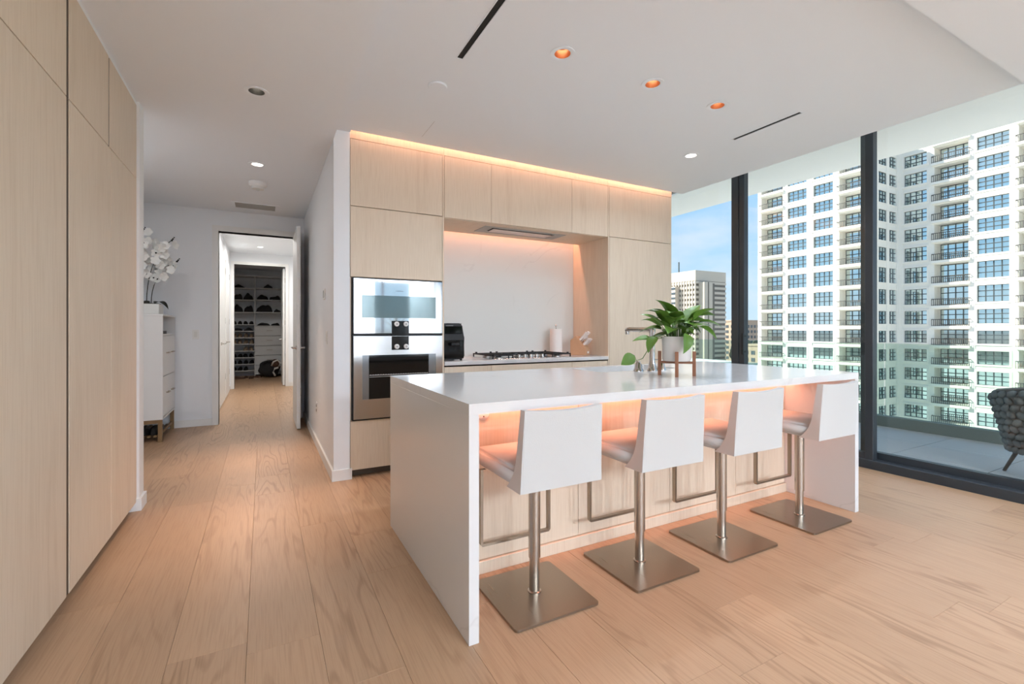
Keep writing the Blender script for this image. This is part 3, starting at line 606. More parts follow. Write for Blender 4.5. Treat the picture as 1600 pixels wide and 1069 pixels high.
# leading leaves: tall tip, left spread, right spread
right = Vector((.882, -.471, 0)); fwd = Vector((.471, .882, 0))
def az_of(v): return math.atan2(-v.x, v.y)
lead = [(az_of(-right*.25-fwd*.1), 1.25, .185, .03, .10), (az_of(-right*.7-fwd*.3), 1.0, .17, .05, .07), (az_of(-right), .75, .14, .10, .06), (az_of(right), .35, .17, .07, .11), (az_of(right-fwd*.4), .2, .15, .12, .08), (az_of(right-fwd*.7), -.35, .13, .13, .06), (az_of(-fwd+right*.1), -1.0, .13, .12, .02), (az_of(-right-fwd*.3), -.7, .12, .14, .0), (az_of(-right*1.0+fwd*.1), .15, .12, .15, -.02)]
for az, el, ln, reach, up_ in lead+leaves:
    dv = Vector((-math.sin(az), math.cos(az), 0)); p = Vector((pxc, pyc, PZ+.15))+dv*reach+Vector((0, 0, up_))
    mb = leaf_mesh(ln, ln*.34, rr.uniform(.3, .7), .3); M = rot(None, az, el, rr.uniform(-.5, .5), p)
    bmesh.ops.transform(mb.bm, matrix=M, verts=mb.bm.verts)
    lf = mb.build('leaf', 'leaf', t, smooth=True)
    b0 = Vector((pxc, pyc, PZ+.135))+dv*min(.05, reach)
    MB().tube([b0, (b0+p)/2+Vector((0, 0, .015)), p], [.003, .0025, .002], 6).build('leaf_stalk', 'stem', lf, smooth=True)
# trailing vine with one leaf towards the faucet valve
vp = [Vector((pxc, pyc, PZ+.14))-right*.09, Vector((pxc, pyc, PZ+.13))-right*.15+fwd*.02, Vector((pxc, pyc, PZ+.06))-right*.165+fwd*.05, Vector((pxc, pyc, PZ+.01))-right*.19+fwd*.07, Vector((pxc, pyc, PZ-.005))-right*.22+fwd*.10, Vector((pxc, pyc, PZ+.03))-right*.235+fwd*.10]
vine = MB().tube(vp, [.003, .003, .0025, .0025, .002, .002], 6).build('vine', 'stem', t, smooth=True)
ly = (-right*.8-Vector((0, 0, .62))).normalized(); lz = (-fwd+Vector((0, 0, .15))).normalized(); lx = ly.cross(lz).normalized(); lz = lx.cross(ly)
mb = leaf_mesh(.105, .040, .2, .12); bmesh.ops.transform(mb.bm, matrix=Matrix.Translation(vp[-1]) @ Matrix((lx, ly, lz)).transposed().to_4x4(), verts=mb.bm.verts)
mb.build('leaf', 'leaf', t, smooth=True)

# ------------------------------------------------------------------ bar stools
def make_stool():
    t = thing('bar_stool', (0, 0, 0), '', 'bar stool', 'white bar stools along the island')
    bp = MB(); n = 6; pts = []; hw, r = .208, .018
    for cxs, cys, a0 in ((1, 1, 0), (-1, 1, 90), (-1, -1, 180), (1, -1, 270)):
        for k in range(n+1):
            a = math.radians(a0+90*k/n); pts.append((cxs*(hw-r)+r*math.cos(a), cys*(hw-r)+r*math.sin(a)))
    bp.prism(pts, 'Z', .002, .012); bp.build('base_plate', 'steel_dark', t, local=True)
    MB().lathe([(.031, .012), (.031, .018), (.0235, .021), (.0235, .172)], 0, 0, 28).build('lower_post', 'steel_post', t, smooth=40, local=True)
    MB().lathe([(.0275, .170), (.0275, .545), (.05, .55), (.05, .558)], 0, 0, 28).build('upper_post', 'steel_post', t, smooth=40, local=True)
    # footrest: a flat-bar loop hanging from the front of the seat
    x, y = .186, .175
    MB().bar([(-x, y-.035, .556), (-x, y, .545), (-x, y, .197), (-x+.006, y, .190), (x-.006, y, .190), (x, y, .197), (x, y, .545), (x, y-.035, .556)], .022, .012, (0, 1, 0)).build('footrest', 'steel_dark', t, local=True)
    st = MB().box(-.193, .193, -.190, .238, .558, .640)
    bmesh.ops.bevel(st.bm, geom=list(st.bm.edges), offset=.018, segments=4, affect='EDGES'); st.build('seat', 'leather', t, smooth=True, local=True)
    # backrest: curved across its width, thicker at the foot where it sweeps into the seat
    bk = MB(); nu, nv = 14, 14
    def surf(u, v, front):
        s = (u-.5)*2; z = .553+v*.330; w = .200-.010*v
        rec = -.198-.018*v**1.3                                  # leans back
        th = .022*(1-v)+.034 if front else 0
        if front and v < .5: th += .060*((.5-v)/.5)**3
        y = rec-.022*(1-s*s)*v + th - .03
        return Vector((s*w, y, z-.008*(1-s*s)*v))
    V = {}
    for f in (0, 1):
        for i in range(nu+1):
            for j in range(nv+1): V[f, i, j] = bk.bm.verts.new(surf(i/nu, j/nv, f))
        for i in range(nu):
            for j in range(nv): bk.bm.faces.new([V[f, i, j], V[f, i+1, j], V[f, i+1, j+1], V[f, i, j+1]])
    for i in range(nu):
        for j in (0, nv): bk.bm.faces.new([V[0, i, j], V[0, i+1, j], V[1, i+1, j], V[1, i, j]])
    for j in range(nv):
        for i in (0, nu): bk.bm.faces.new([V[0, i, j], V[0, i, j+1], V[1, i, j+1], V[1, i, j]])
    rim = [e for e in bk.bm.edges if len(e.link_faces) == 2 and e.calc_face_angle(0) > .9]
    bmesh.ops.recalc_face_normals(bk.bm, faces=bk.bm.faces)
    bmesh.ops.bevel(bk.bm, geom=rim, offset=.010, segments=3, affect='EDGES'); ob = bk.build('backrest', 'leather', t, smooth=50, local=True)
    sm = MB().tube([(-.190, -.2285, .60), (-.187, -.2445, .86)], .0015, 6); sm.build('seam', 'leather', ob, local=True)
    return t
SL = ['white leather bar stool next to the island outlet and waterfall end', 'second white bar stool from the island end that holds the outlet', 'white bar stool between the second stool and the one by the glass doors', 'white bar stool at the island end nearest the glass doors']
s0 = make_stool()
for i, (x, y) in enumerate(((1.085, 1.815), (1.705, 1.80), (2.315, 1.785), (3.035, 1.765))):
    o = s0 if i == 0 else copy_tree(s0)
    o.location = (x, y, 0); o['label'] = SL[i]

# ------------------------------------------------------------------ ceiling fittings
def downlight(x, y, zc, label, inner, watts, spread, group=None, col=(226, 238, 255), r=.046):
    t = thing('recessed_downlight', (x, y, zc-.004), label, 'downlight', group)
    MB().lathe([(r, zc-.002), (r+.006, zc-.005), (r+.026, zc-.004), (r+.026, zc-.0005)], x, y, 32, cap=False).build('trim_ring', 'ceil', t, smooth=40)
    MB().lathe([(r, zc-.002), (r*.90, zc+.045), (r*.6, zc+.05)], x, y, 28, cap=False).build('baffle', inner, t, smooth=40)
    MB().lathe([(r*.61, zc+.048), (r*.55, zc+.054)], x, y, 20).build('lamp', 'lamp_on' if watts else 'lamp_off', t)
    if watts:
        li = bpy.data.lights.new('downlight_lamp', 'AREA'); li.shape = 'DISK'; li.size = r*1.1; li.energy = watts; li.color = s2l(col); li.spread = math.radians(spread)
        lo = bpy.data.objects.new('downlight_lamp', li); C.objects.link(lo); lo.parent = t; lo.location = (0, 0, -.006)
    return t
G = 'downlights in a row over the island'; WARM = (255, 214, 180)
downlight(1.515, 2.22, ZK, 'copper-lined downlight nearest the long black slot over the island', 'copper', KITCHEN_W, 150, G)
downlight(2.215, 2.22, ZK, 'copper-lined downlight in the middle of the row over the island', 'copper', KITCHEN_W, 150, G)
downlight(2.835, 2.22, ZK, 'copper-lined downlight nearest the short slot diffuser by the window', 'copper', KITCHEN_W, 150, G)
downlight(3.435, 2.97, ZK, 'bright white downlight near the tall cabinet and window', 'lamp_on', KITCHEN_W, 150)
downlight(-.038, 3.366, ZH, 'hall downlight with dark centre in front of the tall cabinets', 'lamp_off', HALL_W, 44, 'hall ceiling downlights', WARM)
downlight(-.049, 4.85, ZH, 'hall downlight beside the smoke detector', 'lamp_on', HALL_W, 44, 'hall ceiling downlights', WARM)
downlight(-1.06, 4.75, ZH, 'foyer downlight tucked behind the white pillar', 'lamp_on', 8, 180, 'hall ceiling downlights', (246, 246, 246))  # added lamp, out of sight, to lift the hall walls
downlight(-.05, 8.4, 2.76, 'bright downlight in the corridor just beyond the open door', 'lamp_on', CORR_FILL_W, 170, None, (255, 250, 244))  # both corridor lamps are added; daylight brightens the real corridor
downlight(-.05, 10.0, 2.76, 'bright downlight in the corridor in front of the closet', 'lamp_on', CORR_FILL_W, 170, None, (255, 250, 244))
for k, (x, y) in enumerate(DD): downlight(x, y, ZH, ['recessed downlight over the dining spot, further from the glass doors', 'recessed downlight over the dining spot, close to the glass doors'][k], 'lamp_on', (4, 9)[k], 110, 'downlights over the dining spot')  # unseen lamps added to brighten the floor by the glass
LG = 'downlights over the living area'  # unseen lamps added behind the camera to light the kitchen fronts
for i, x in enumerate((.9, 2.3, 3.7)):
    for j, y in enumerate((-5.1, -4.4, -3.7)):
        downlight(x, y, ZH, 'recessed downlight in the living area ceiling facing the kitchen', 'lamp_on', LIVING_FILL_W, 180, LG)
sd = thing('smoke_detector', (-.05, 5.45, ZH-.07), 'white round smoke detector with strobe dome on the hall ceiling', 'smoke detector')
MB().lathe([(.085, ZH), (.085, ZH-.030), (.070, ZH-.044)], -.05, 5.45, 28).build('base', 'trim', sd, smooth=40)
MB().lathe([(.066, ZH-.042), (.056, ZH-.068), (.02, ZH-.072)], -.05, 5.45, 24).build('sensor_chamber', 'ceramic', sd, smooth=40)
MB().ball((-.05, 5.43, ZH-.074), .018, u=12, v=8).build('strobe_dome', 'clear', sd, smooth=True)
tag(MB().lathe([(.062, ZK), (.062, ZK-.006), (.058, ZK-.010), (.03, ZK-.011)], 1.0, 2.90, 32).build('ceiling_speaker', 'ceil', smooth=40), 'flat round white ceiling disc near the access panel', 'ceiling disc')
def slot(x, y0, y1, label):
    t = thing('slot_diffuser', (x, (y0+y1)/2, ZK-.003), label, 'air vent')
    B(x-.017, x+.017, y0, y1, ZK+.0005, ZK+.03).build('black_slot', 'slot_black', t)
    MB().box(x-.021, x-.017, y0-.004, y1+.004, ZK-.004, ZK).box(x+.017, x+.021, y0-.004, y1+.004, ZK-.004, ZK).box(x-.017, x+.017, y0-.004, y0, ZK-.004, ZK).box(x-.017, x+.017, y1, y1+.004, ZK-.004, ZK).build('frame', 'ceil', t)
slot(*SLOTS[0], 'long black linear slot diffuser in the ceiling near the hall edge'); slot(*SLOTS[1], 'short black linear slot diffuser in the ceiling near the window')
t = thing('return_air_grille', (-.08, 6.52, ZH-.006), 'grey rectangular return air grille at the end of the hall ceiling', 'air vent')
MB().box(-.34, -.30, 6.36, 6.68, ZH-.006, ZH).box(.13, .17, 6.36, 6.68, ZH-.006, ZH).box(-.30, .13, 6.36, 6.39, ZH-.006, ZH).box(-.30, .13, 6.65, 6.68, ZH-.006, ZH).build('frame', 'ceil', t)
for i in range(13): y = 6.392+i*.0199; B(-.30, .13, y, y+.013, ZH-.005, ZH-.001).build('louvre', 'vent_grey', t)
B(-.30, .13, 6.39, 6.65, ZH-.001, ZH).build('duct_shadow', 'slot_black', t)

# ------------------------------------------------------------------ doors
def lever(p, x, y, z, sx, axis='X'):
    h = MB()
    for s in (-1, 1):
        h.lathe([(.026, x+s*.021), (.026, x+s*.030)], y, z, 16, 'X'); h.tube([(x+s*.025, y, z), (x+s*.065, y, z)], .012, 8); h.tube([(x+s*.065, y, z), (x+s*.065, y+sx*.12, z)], .011, 8)
    return h.build('lever_handle', 'chrome', p, smooth=40)
d1 = sroot('door_1', (DX1, 6.5, 0))
B(.352, .392, 6.11, 6.93, .012, DZ-.01, bev=.002).build('leaf', 'trim', d1)
lever(d1, .372, 6.17, .98, 1)
for z in (.35, 1.3, 2.2): MB().lathe([(.008, z), (.008, z+.1)], .397, 6.932, 8).build('hinge', 'steel_dark', d1)
for z in (.40, 1.5, 2.1): B(.3921, .396, 6.115, 6.135, z, z+.10).build('edge_plate', 'steel_dark', d1)
for i, (y0, y1) in enumerate(((7.55, 8.45), (8.455, 9.35), (9.5, 10.4))):
    d = sroot('door_%d' % (i+2), (-.59, (y0+y1)/2, 0))
    B(-.60, -.575, y0, y1, .01, 2.42, bev=.002).build('leaf', 'trim', d)
    yk = y1-.07 if i == 0 else y0+.07
    MB().lathe([(.024, -.575), (.024, -.566)], yk, .98, 14, 'X').tube([(-.57, yk, .98), (-.525, yk, .98)], .009, 8).tube([(-.525, yk, .98), (-.525, yk+(-.1 if i == 0 else .1), .98)], .008, 8).build('lever_handle', 'chrome', d, smooth=40)
    for z in (.35, 1.3, 2.15): B(-.576, -.570, (y0 if i == 0 else y1-.03), (y0+.03 if i == 0 else y1), z, z+.10).build('hinge', 'steel', d)
d5 = sroot('door_5', (.39, 11.4, 0))
B(.366, .404, 11.06, 11.90, .012, OZ-.02, bev=.002).build('leaf', 'trim', d5)
lever(d5, .385, 11.80, .98, -1)
for z in (.35, 1.3, 2.2): MB().lathe([(.008, z), (.008, z+.1)], .412, 11.058, 8).build('hinge', 'steel_dark', d5)

# ------------------------------------------------------------------ hall wall plates
t = thing('thermostat', (XCOL-.012, 4.49, 1.49), 'small white thermostat on the hall side of the kitchen wall', 'thermostat')
B(XCOL-.012, XCOL, 4.44, 4.55, 1.47, 1.565, bev=.003).build('case', 'trim', t); B(XCOL-.014, XCOL-.012, 4.46, 4.53, 1.485, 1.55).build('screen', 'vent_grey', t)
def plate(name, x, y, z, axis, label, cat, outlet=False):
    t = thing(name, (x, y, z), label, cat)
    if axis == 'X':
        p = B(x-.006, x, y-.036, y+.036, z-.058, z+.058, bev=.002).build('plate', 'trim', t)
        if outlet:
            for s in (-1, 1): B(x-.0085, x-.006, y-.014, y+.014, z+s*.024-.014, z+s*.024+.014).build('socket', 'ink', t)
        else: B(x-.010, x-.006, y-.016, y+.016, z-.034, z+.034).build('rocker', 'ceramic', t)
    else:
        B(x-.036, x+.036, y-.006, y, z-.058, z+.058, bev=.002).build('plate', 'trim', t); B(x-.016, x+.016, y-.010, y-.006, z-.034, z+.034).build('rocker', 'ceramic', t)
plate('light_switch', XCOL, 4.34, 1.13, 'X', 'white light switch below the thermostat', 'light switch')
plate('power_outlet', XCOL, 5.2, .39, 'X', 'white wall outlet low on the hall wall near the open door', 'outlet', True)
plate('light_switch', -.74, YHB, 1.14, 'Y', 'white light switch on the hall end wall beside the door casing', 'light switch')

# ------------------------------------------------------------------ hall shoe cabinet, planter, orchid, shoes
HX0, HX1, HY0, HY1 = -1.34, -.945, 6.12, 6.90
t = thing('shoe_cabinet', ((HX0+HX1)/2, (HY0+HY1)/2, 0), 'white shoe cabinet with flap fronts on wooden legs by the hall end wall', 'cabinet')
MB().box(HX0, HX1, HY0, HY0+.02, .24, 1.345).box(HX0, HX1, HY1-.02, HY1, .24, 1.345).box(HX0, HX0+.015, HY0+.02, HY1-.02, .24, 1.345).box(HX0+.015, HX1, HY0+.02, HY1-.02, .24, .26).box(HX0+.015, HX1, HY0+.02, HY1-.02, 1.135, 1.15).build('body', 'white_lacquer', t)
B(HX0-.005, HX1+.005, HY0-.004, HY1+.004, 1.345, 1.365, bev=.002).build('top', 'white_lacquer', t)
for z0, z1 in ((.265, .692), (.70, 1.13)):
    f = B(HX1-.02, HX1-.001, HY0+.022, HY1-.022, z0, z1, bev=.002).build('flap_front', 'white_lacquer', t)
    for yy in (6.33, 6.62): MB().bar([(HX1, yy, (z0+z1)/2+.03), (HX1+.022, yy, (z0+z1)/2+.03), (HX1+.022, yy+.10, (z0+z1)/2+.03), (HX1, yy+.10, (z0+z1)/2+.03)], .012, .008, (0, 0, 1)).build('handle', 'steel_dark', f)
for x in (HX0+.02, HX1-.025):
    for y in (HY0+.025, HY1-.025): B(x-.018, x+.018, y-.018, y+.018, 0, .24).build('leg', 'leg_wood', t)
MB().box(HX0+.02, HX1-.02, HY0+.01, HY0+.03, .20, .238).box(HX0+.02, HX1-.02, HY1-.03, HY1-.01, .20, .238).box(HX1-.035, HX1-.02, HY0+.043, HY1-.043, .07, .10).box(HX0+.02, HX0+.035, HY0+.043, HY1-.043, .07, .10).build('rail', 'leg_wood', t)
for i in range(6): x = HX0+.05+i*.052; B(x, x+.03, HY0+.02, HY1-.02, .055, .069).build('shelf_slat', 'leg_wood', t)
tag(B(-1.25, -1.0, 6.30, 6.72, 1.151, 1.185, bev=.004).build('black_tray', 'black_matte'), 'flat black tray in the open niche of the shoe cabinet', 'tray')
def shoe(name, x, y, z, ln, wd, ht, az, mat, label, group):
    m = MB()
    def ring(v):
        w = wd*(.36+.14*math.sin(math.pi*min(1, v*1.1)))*(1 if v < .92 else .8); hh = ht*(1.0 if v < .30 else (1.0-.60*((v-.30)/.70)**.8)); return w, hh
    rows = []
    for i in range(9):
        v = i/8; w, hh = ring(v)
        if i in (0, 8): w *= .55; hh *= .8
        rows.append([m.bm.verts.new((s*w, (v-.5)*ln, q*hh)) for s, q in ((-1, 0), (-1, .35), (-.75, .8), (-.3, 1), (.3, 1), (.75, .8), (1, .35), (1, 0))])
    for a, b in zip(rows, rows[1:]):
        for k in range(8): m.bm.faces.new((a[k], a[(k+1) % 8], b[(k+1) % 8], b[k]))
    m.bm.faces.new(rows[0]); m.bm.faces.new(rows[-1][::-1])
    o = m.build(name, mat, local=True, smooth=50); o.location = (x, y, z); o.rotation_euler = (0, 0, az)
    return tag(o, label, 'shoe', group)
for k in range(3): shoe('black_shoe', -1.02-.105*k, 6.33, .070, .28, .10, .095, math.radians(-90 if False else 8*k-8), 'shoe_black', 'black shoe on the slatted rack under the white shoe cabinet', 'black shoes under the shoe cabinet')
pl = MB(); pl.box(-1.31, -.99, 6.20, 6.46, 1.366, 1.476, bev=.006); planter = thing('orchid_planter', (-1.15, 6.33, 1.366), 'white rectangular planter holding white orchids on the shoe cabinet', 'orchid')
pl.build('pot', 'ceramic', planter); B(-1.29, -1.01, 6.22, 6.44, 1.4765, 1.484).build('moss', 'soil', planter)
ro = random.Random(3)
for k, (x, az, l_) in enumerate(((-1.10, .9, .24), (-1.05, -.6, .20), (-1.22, 2.4, .22), (-1.2, -2.2, .2), (-1.14, 0.1, .2))):
    mb = leaf_mesh(l_, .045, .9, .3); bmesh.ops.transform(mb.bm, matrix=Matrix.Translation((x, 6.33, 1.484)) @ Matrix.Rotation(az, 4, 'Z') @ Matrix.Rotation(.55, 4, 'X'), verts=mb.bm.verts); mb.build('strap_leaf', 'dark_leaf', planter, smooth=True)
for k, (x0, tipx, tipy, h) in enumerate(((-1.12, -.88, 6.22, .78), (-1.18, -1.12, 6.15, .86), (-1.08, -.86, 6.42, .55))):
    P = [Vector((x0+(tipx-x0)*q**2, 6.33+(tipy-6.33)*q**2, 1.484+h*(q*1.15-.25*q**3)*.98)) for q in [i/9 for i in range(10)]]
    stm = MB().tube(P, .004, 6).build('flower_stem', 'dark_leaf', planter, smooth=True)
    for f in range(18):
        q = .40+.57*f/18; i = min(8, int(q*9)); c = P[i].lerp(P[i+1], q*9-i)+Vector((ro.uniform(-.075, .075), ro.uniform(-.075, .05), ro.uniform(-.06, .05)))
        fl = MB(); Rm = Matrix.Translation(c) @ Matrix.Rotation(ro.uniform(-.6, .9), 4, 'Z') @ Matrix.Rotation(math.radians(90)+ro.uniform(-.4, .4), 4, 'X')
        for a in range(5):
            an = a*2*math.pi/5; w = .030 if a in (1, 4) else .021
            fl.grid(lambda u, v, an=an, w=w: Vector((math.cos(an)*v*.05-math.sin(an)*(u-.5)*2*w*math.sin(math.pi*max(.02, min(.98, v)))**.7, math.sin(an)*v*.05+math.cos(an)*(u-.5)*2*w*math.sin(math.pi*max(.02, min(.98, v)))**.7, .012*v*v)), 3, 4)
        bmesh.ops.transform(fl.bm, matrix=Rm, verts=fl.bm.verts); fo = fl.build('blossom', 'petal', planter, smooth=True)
        if f % 3 == 0: MB().ball(c, .009, u=8, v=6).build('blossom_heart', 'black_matte', fo)
    for f in range(3): MB().ball(P[-1]+Vector((.012*f, -.012*f, .014*f)), .011-.002*f, u=8, v=6).build('bud', 'black_matte', planter)

# ------------------------------------------------------------------ closet at the end of the corridor
YQ = 13.45
cl = thing('closet_shelving', (-.0, 13.6, 0), 'built-in white closet shelving with drawers beyond the corridor', 'shelving')
for x in (-.735, -.20, .42): B(x, x+.02, YQ, FAR-.002, 0, 2.54).build('upright', 'closet_white', cl)
B(-.735, .44, YQ, FAR-.002, 2.54, 2.56).build('top_shelf', 'closet_white', cl)
LZ = [2.245, 1.95, 1.64, 1.33, 1.165, 1.0, .84, .665, .50, .335, .17]; RZ = [2.26, 1.96, 1.645, 1.30]
for z in LZ: B(-.715, -.20, YQ, FAR-.002, z-.018, z).build('shelf', 'closet_white', cl)
for z in RZ: B(-.18, .42, YQ, FAR-.002, z-.018, z).build('shelf', 'closet_white', cl)
for i in range(5):
    z1 = 1.28-i*.245; d_ = B(-.178, .418, YQ-.004, YQ+.40, z1-.24, z1-.005, bev=.002).build('drawer', 'closet_white', cl)
    MB().bar([(.08, YQ-.004, z1-.11), (.08, YQ-.03, z1-.11), (.20, YQ-.03, z1-.11), (.20, YQ-.004, z1-.11)], .012, .010, (0, 0, 1)).build('handle', 'steel_dark', d_)
rc = random.Random(11)
def lump(name, x0, x1, z, ht, mat, label, group, cat):
    m = MB(); cx, w = (x0+x1)/2, (x1-x0)/2
    m.grid(lambda u, v: Vector((cx+(u-.5)*2*w, YQ+.05+v*.30, z+ht*(max(0, math.sin(math.pi*u)*math.sin(math.pi*v))**.45)*(.75+.25*math.sin(7*u+z*9)*math.cos(5*v+x0*7)))), 12, 8)
    vs_ = list(m.bm.verts); bot = [v for v in vs_ if v.is_boundary]
    ed = [e_ for e_ in m.bm.edges if e_.is_boundary]; bmesh.ops.holes_fill(m.bm, edges=ed)
    return tag(m.build(name, mat, smooth=True), label, cat, group)
CLL = {1.95: 'tall dark clothing pile on the second closet shelf, left bay', 1.64: 'rounded dark clothing pile on the third closet shelf, left bay', 2.245: 'flat dark clothing pile on the highest left closet shelf', 1.165: 'low dark clothing pile right above the tan shoes'}
for z, ht, seg in ((1.95, .20, ((-.70, -.46), (-.45, -.22))), (1.64, .22, ((-.68, -.45), (-.44, -.22))), (2.245, .10, ((-.70, -.40),)), (1.165, .09, ((-.70, -.46), (-.45, -.22)))):
    for a, b in seg: lump('folded_clothes', a, b, z, ht, 'cloth_dark', CLL[z], 'dark clothing piles in the left closet bay', 'clothing')
HBL = {2.26: 'small dark bag alone on the highest right closet shelf', 1.96: 'dark slouched bag on the second right closet shelf', 1.645: 'largest dark slouched bag in the right closet bay', 1.30: 'low dark bag lying on top of the closet drawers'}
for z, ht, seg in ((2.26, .12, ((.0, .22),)), (1.96, .16, ((-.16, .12), (.13, .40))), (1.645, .24, ((-.17, .22),)), (1.645, .10, ((.23, .41),)), (1.30, .09, ((-.15, .16), (.17, .38)))):
    for a, b in seg: lump('handbag', a, b, z, ht, 'cloth_dark', HBL[z] if (z, ht) != (1.645, .10) else 'small flat dark bag beside the largest dark bag in the closet', 'dark bags in the right closet bay', 'bag')
SHL = {1.33: 'black shoe on the shelf above the folded dark clothes', 1.0: 'tan shoe on the upper of the three tan-shoe shelves', .84: 'tan shoe on the middle tan-shoe shelf of the closet', .665: 'tan shoe of the pair alone on its closet shelf', .50: 'black shoe on the closet shelf below the lone tan pair', .335: 'black shoe on the second lowest closet shelf', .17: 'black shoe on the lowest closet shelf'}
for z, mt, nm, n in ((1.33, 'shoe_black', 'black', 4), (1.0, 'shoe_tan', 'tan', 4), (.84, 'shoe_tan', 'tan', 4), (.665, 'shoe_tan', 'tan', 2), (.50, 'shoe_black', 'black', 4), (.335, 'shoe_black', 'black', 4), (.17, 'shoe_black', 'black', 3)):
    for k in range(n):
        x = -.645+k*.125 if n > 2 else -.40+k*.125
        shoe('shoe', x, YQ+.16, z+.001, .27, .10, .10 if mt == 'shoe_tan' else .085, math.pi+rc.uniform(-.15, .15), mt, SHL[z], 'pairs of shoes on the closet shelf at %.2f m' % z)
for k in range(5): shoe('sandal', -.62+k*.12, YQ-.14-.24*(k % 2), .001, .26, .095, .05, rc.uniform(-1.2, 1.2), 'bag_brown', 'brown sandal left on the closet floor', 'brown sandals on the closet floor')
t = thing('duffel_bag', (.14, 13.18, 0), 'black backpack-style bag with white trim on the closet floor', 'bag')
m = MB(); m.ball((.13, 13.18, .22), .21, 1.15, .75, 1.0, 20, 14)
for v in m.bm.verts: v.co.z = max(0.002, v.co.z); v.co.x += .02*math.sin(v.co.z*30)
m.build('bag_body', 'cloth_dark', t, smooth=True)
m = MB(); m.ball((.27, 13.08, .36), .11, 1.0, .7, .9, 14, 10); m.build('hood', 'bag_brown', t, smooth=True)
m = MB().tube([(.18, 13.03, .30), (.22, 12.97, .40), (.31, 12.98, .44), (.37, 13.01, .36), (.34, 13.0, .27)], .022, 8); m.build('white_trim', 'cloth_white', t, smooth=True)
m = MB().tube([(.26, 13.0, .05), (.21, 12.99, .14), (.25, 12.99, .23), (.33, 13.0, .25)], .024, 8); m.build('white_trim', 'cloth_white', t, smooth=True)
m = MB().tube([(.0, 13.02, .36), (.08, 13.0, .42), (.20, 13.02, .41)], .018, 8); m.build('strap', 'black_matte', t, smooth=True)
tag(MB().lathe([(.11, .002), (.13, .55), (.135, .60), (.125, .60), (.12, .55), (.10, .02)], .53, 12.9, 20, cap=False).build('laundry_hamper', 'vent_grey', smooth=40), 'tall grey hamper standing behind the closet door', 'hamper')

# ------------------------------------------------------------------ balcony chair
t = thing('balcony_chair', (0, 0, 0), 'grey woven-rope armchair on slim metal legs on the balcony', 'chair')
def shell(u, v):
    a = math.radians(-112+224*u); hgt = .82-.13*abs(u-.5)*2 - .08*max(0, abs(u-.5)*2-.7)
    r0, r1 = .25, .355; r = r0+(r1-r0)*v; lean = .06*v
    return Vector((r*1.02*math.sin(a), -r*math.cos(a)-lean*math.cos(a)*.6+.05, .23+v*(hgt-.23)))
m = MB().grid(shell, 28, 8, thick=.02); m.build('inner_shell', 'cushion', t, smooth=True, local=True)
braid0 = MB().ball((0, 0, 0), 1, 1, 1, 1, 10, 6); braid0 = braid0.build('rope_loop', 'rope', t, smooth=True, local=True)
first = True
for j in range(9):
    for i in range(17):
        u = (i+.5+(.5 if j % 2 else 0))/18; v = (j+.4)/9
        if u > .99: continue
        p = shell(u, v); a = math.radians(-112+224*u); n = Vector((math.sin(a), -math.cos(a), -.15)).normalized()
        o = braid0 if first else bpy.data.objects.new('rope_loop', braid0.data)
        if not first: C.objects.link(o); o.parent = t
        first = False
        o.location = p+n*.020; o.rotation_euler = (0, .5 if j % 2 else -.5, math.atan2(n.y, n.x)+math.pi/2)
        o.scale = (.040, .022, .026)
m = MB().lathe([(.02, .25), (.245, .255), (.262, .30), (.255, .36), (.20, .375), (.02, .378)], 0, .04, 28); m.build('seat_cushion', 'cushion', t, smooth=True, local=True)
MB().tube([Vector((.24*math.sin(a), .04-.24*math.cos(a), .235)) for a in [k*math.pi/12 for k in range(25)]], .012, 8).build('seat_ring', 'chair_leg', t, smooth=True, local=True)
for sx_, sy_ in ((-1, -1), (1, -1), (-1, 1), (1, 1)): MB().tube([(sx_*.17, .04+sy_*.16, .25), (sx_*.25, .04+sy_*.25, .0)], [.017, .012], 10).build('leg', 'chair_leg', t, smooth=True, local=True)
rim = MB().tube([shell(k/28, 1) for k in range(29)], .012, 8); rim.build('top_rim', 'cushion', t, smooth=True, local=True)
t.location = (5.56, 1.20, -.03); t.rotation_euler = (0, 0, math.radians(-62))

# ------------------------------------------------------------------ living area behind the camera (seen in the oven glass)
for k, x in enumerate((2.35, 4.05)):
    m = MB(); m.grid(lambda u, v: Vector((x-.35+u*.7, YB+.12+.05*math.sin(u*40), .02+v*2.66)), 60, 2, thick=.004)
    tag(m.build('curtain', 'curtain', smooth=True), ['white floor-length curtain drawn to the middle of the living-room window', 'white floor-length curtain in the corner by the glass doors'][k], 'curtain', 'living-room curtains')
t = thing('potted_palm', (3.1, -4.6, 0), 'tall potted palm in front of the living-room window', 'plant')
MB().lathe([(.15, 0), (.20, .38), (.18, .38), (.17, .33), (.02, .33)], 3.1, -4.6, 24).build('pot', 'pot', t, smooth=40)
MB().tube([(3.1, -4.6, .33), (3.11, -4.58, .8), (3.09, -4.6, 1.12)], [.035, .03, .025], 10).build('trunk', 'leg_wood', t, smooth=True)
rp = random.Random(2)
for k in range(16):
    az = k*2.4; el = rp.uniform(.1, 1.3); fr_ = MB(); 
    fr_.grid(lambda u, v: Vector(((u-.5)*.06*math.sin(math.pi*(.08+.9*v)), v*.62, .30*v*math.sin(el)-.40*v*v*(1.2-el*.6)+.4*v*el*.3)), 2, 8)
    bmesh.ops.transform(fr_.bm, matrix=Matrix.Translation((3.09, -4.6, 1.12)) @ Matrix.Rotation(az, 4, 'Z') @ Matrix.Rotation(el*.55, 4, 'X'), verts=fr_.bm.verts); fr_.build('frond', 'dark_leaf', t, smooth=True)
sf = thing('sofa', (1.6, -3.0, 0), 'low grey sofa facing the kitchen in the living area', 'sofa')
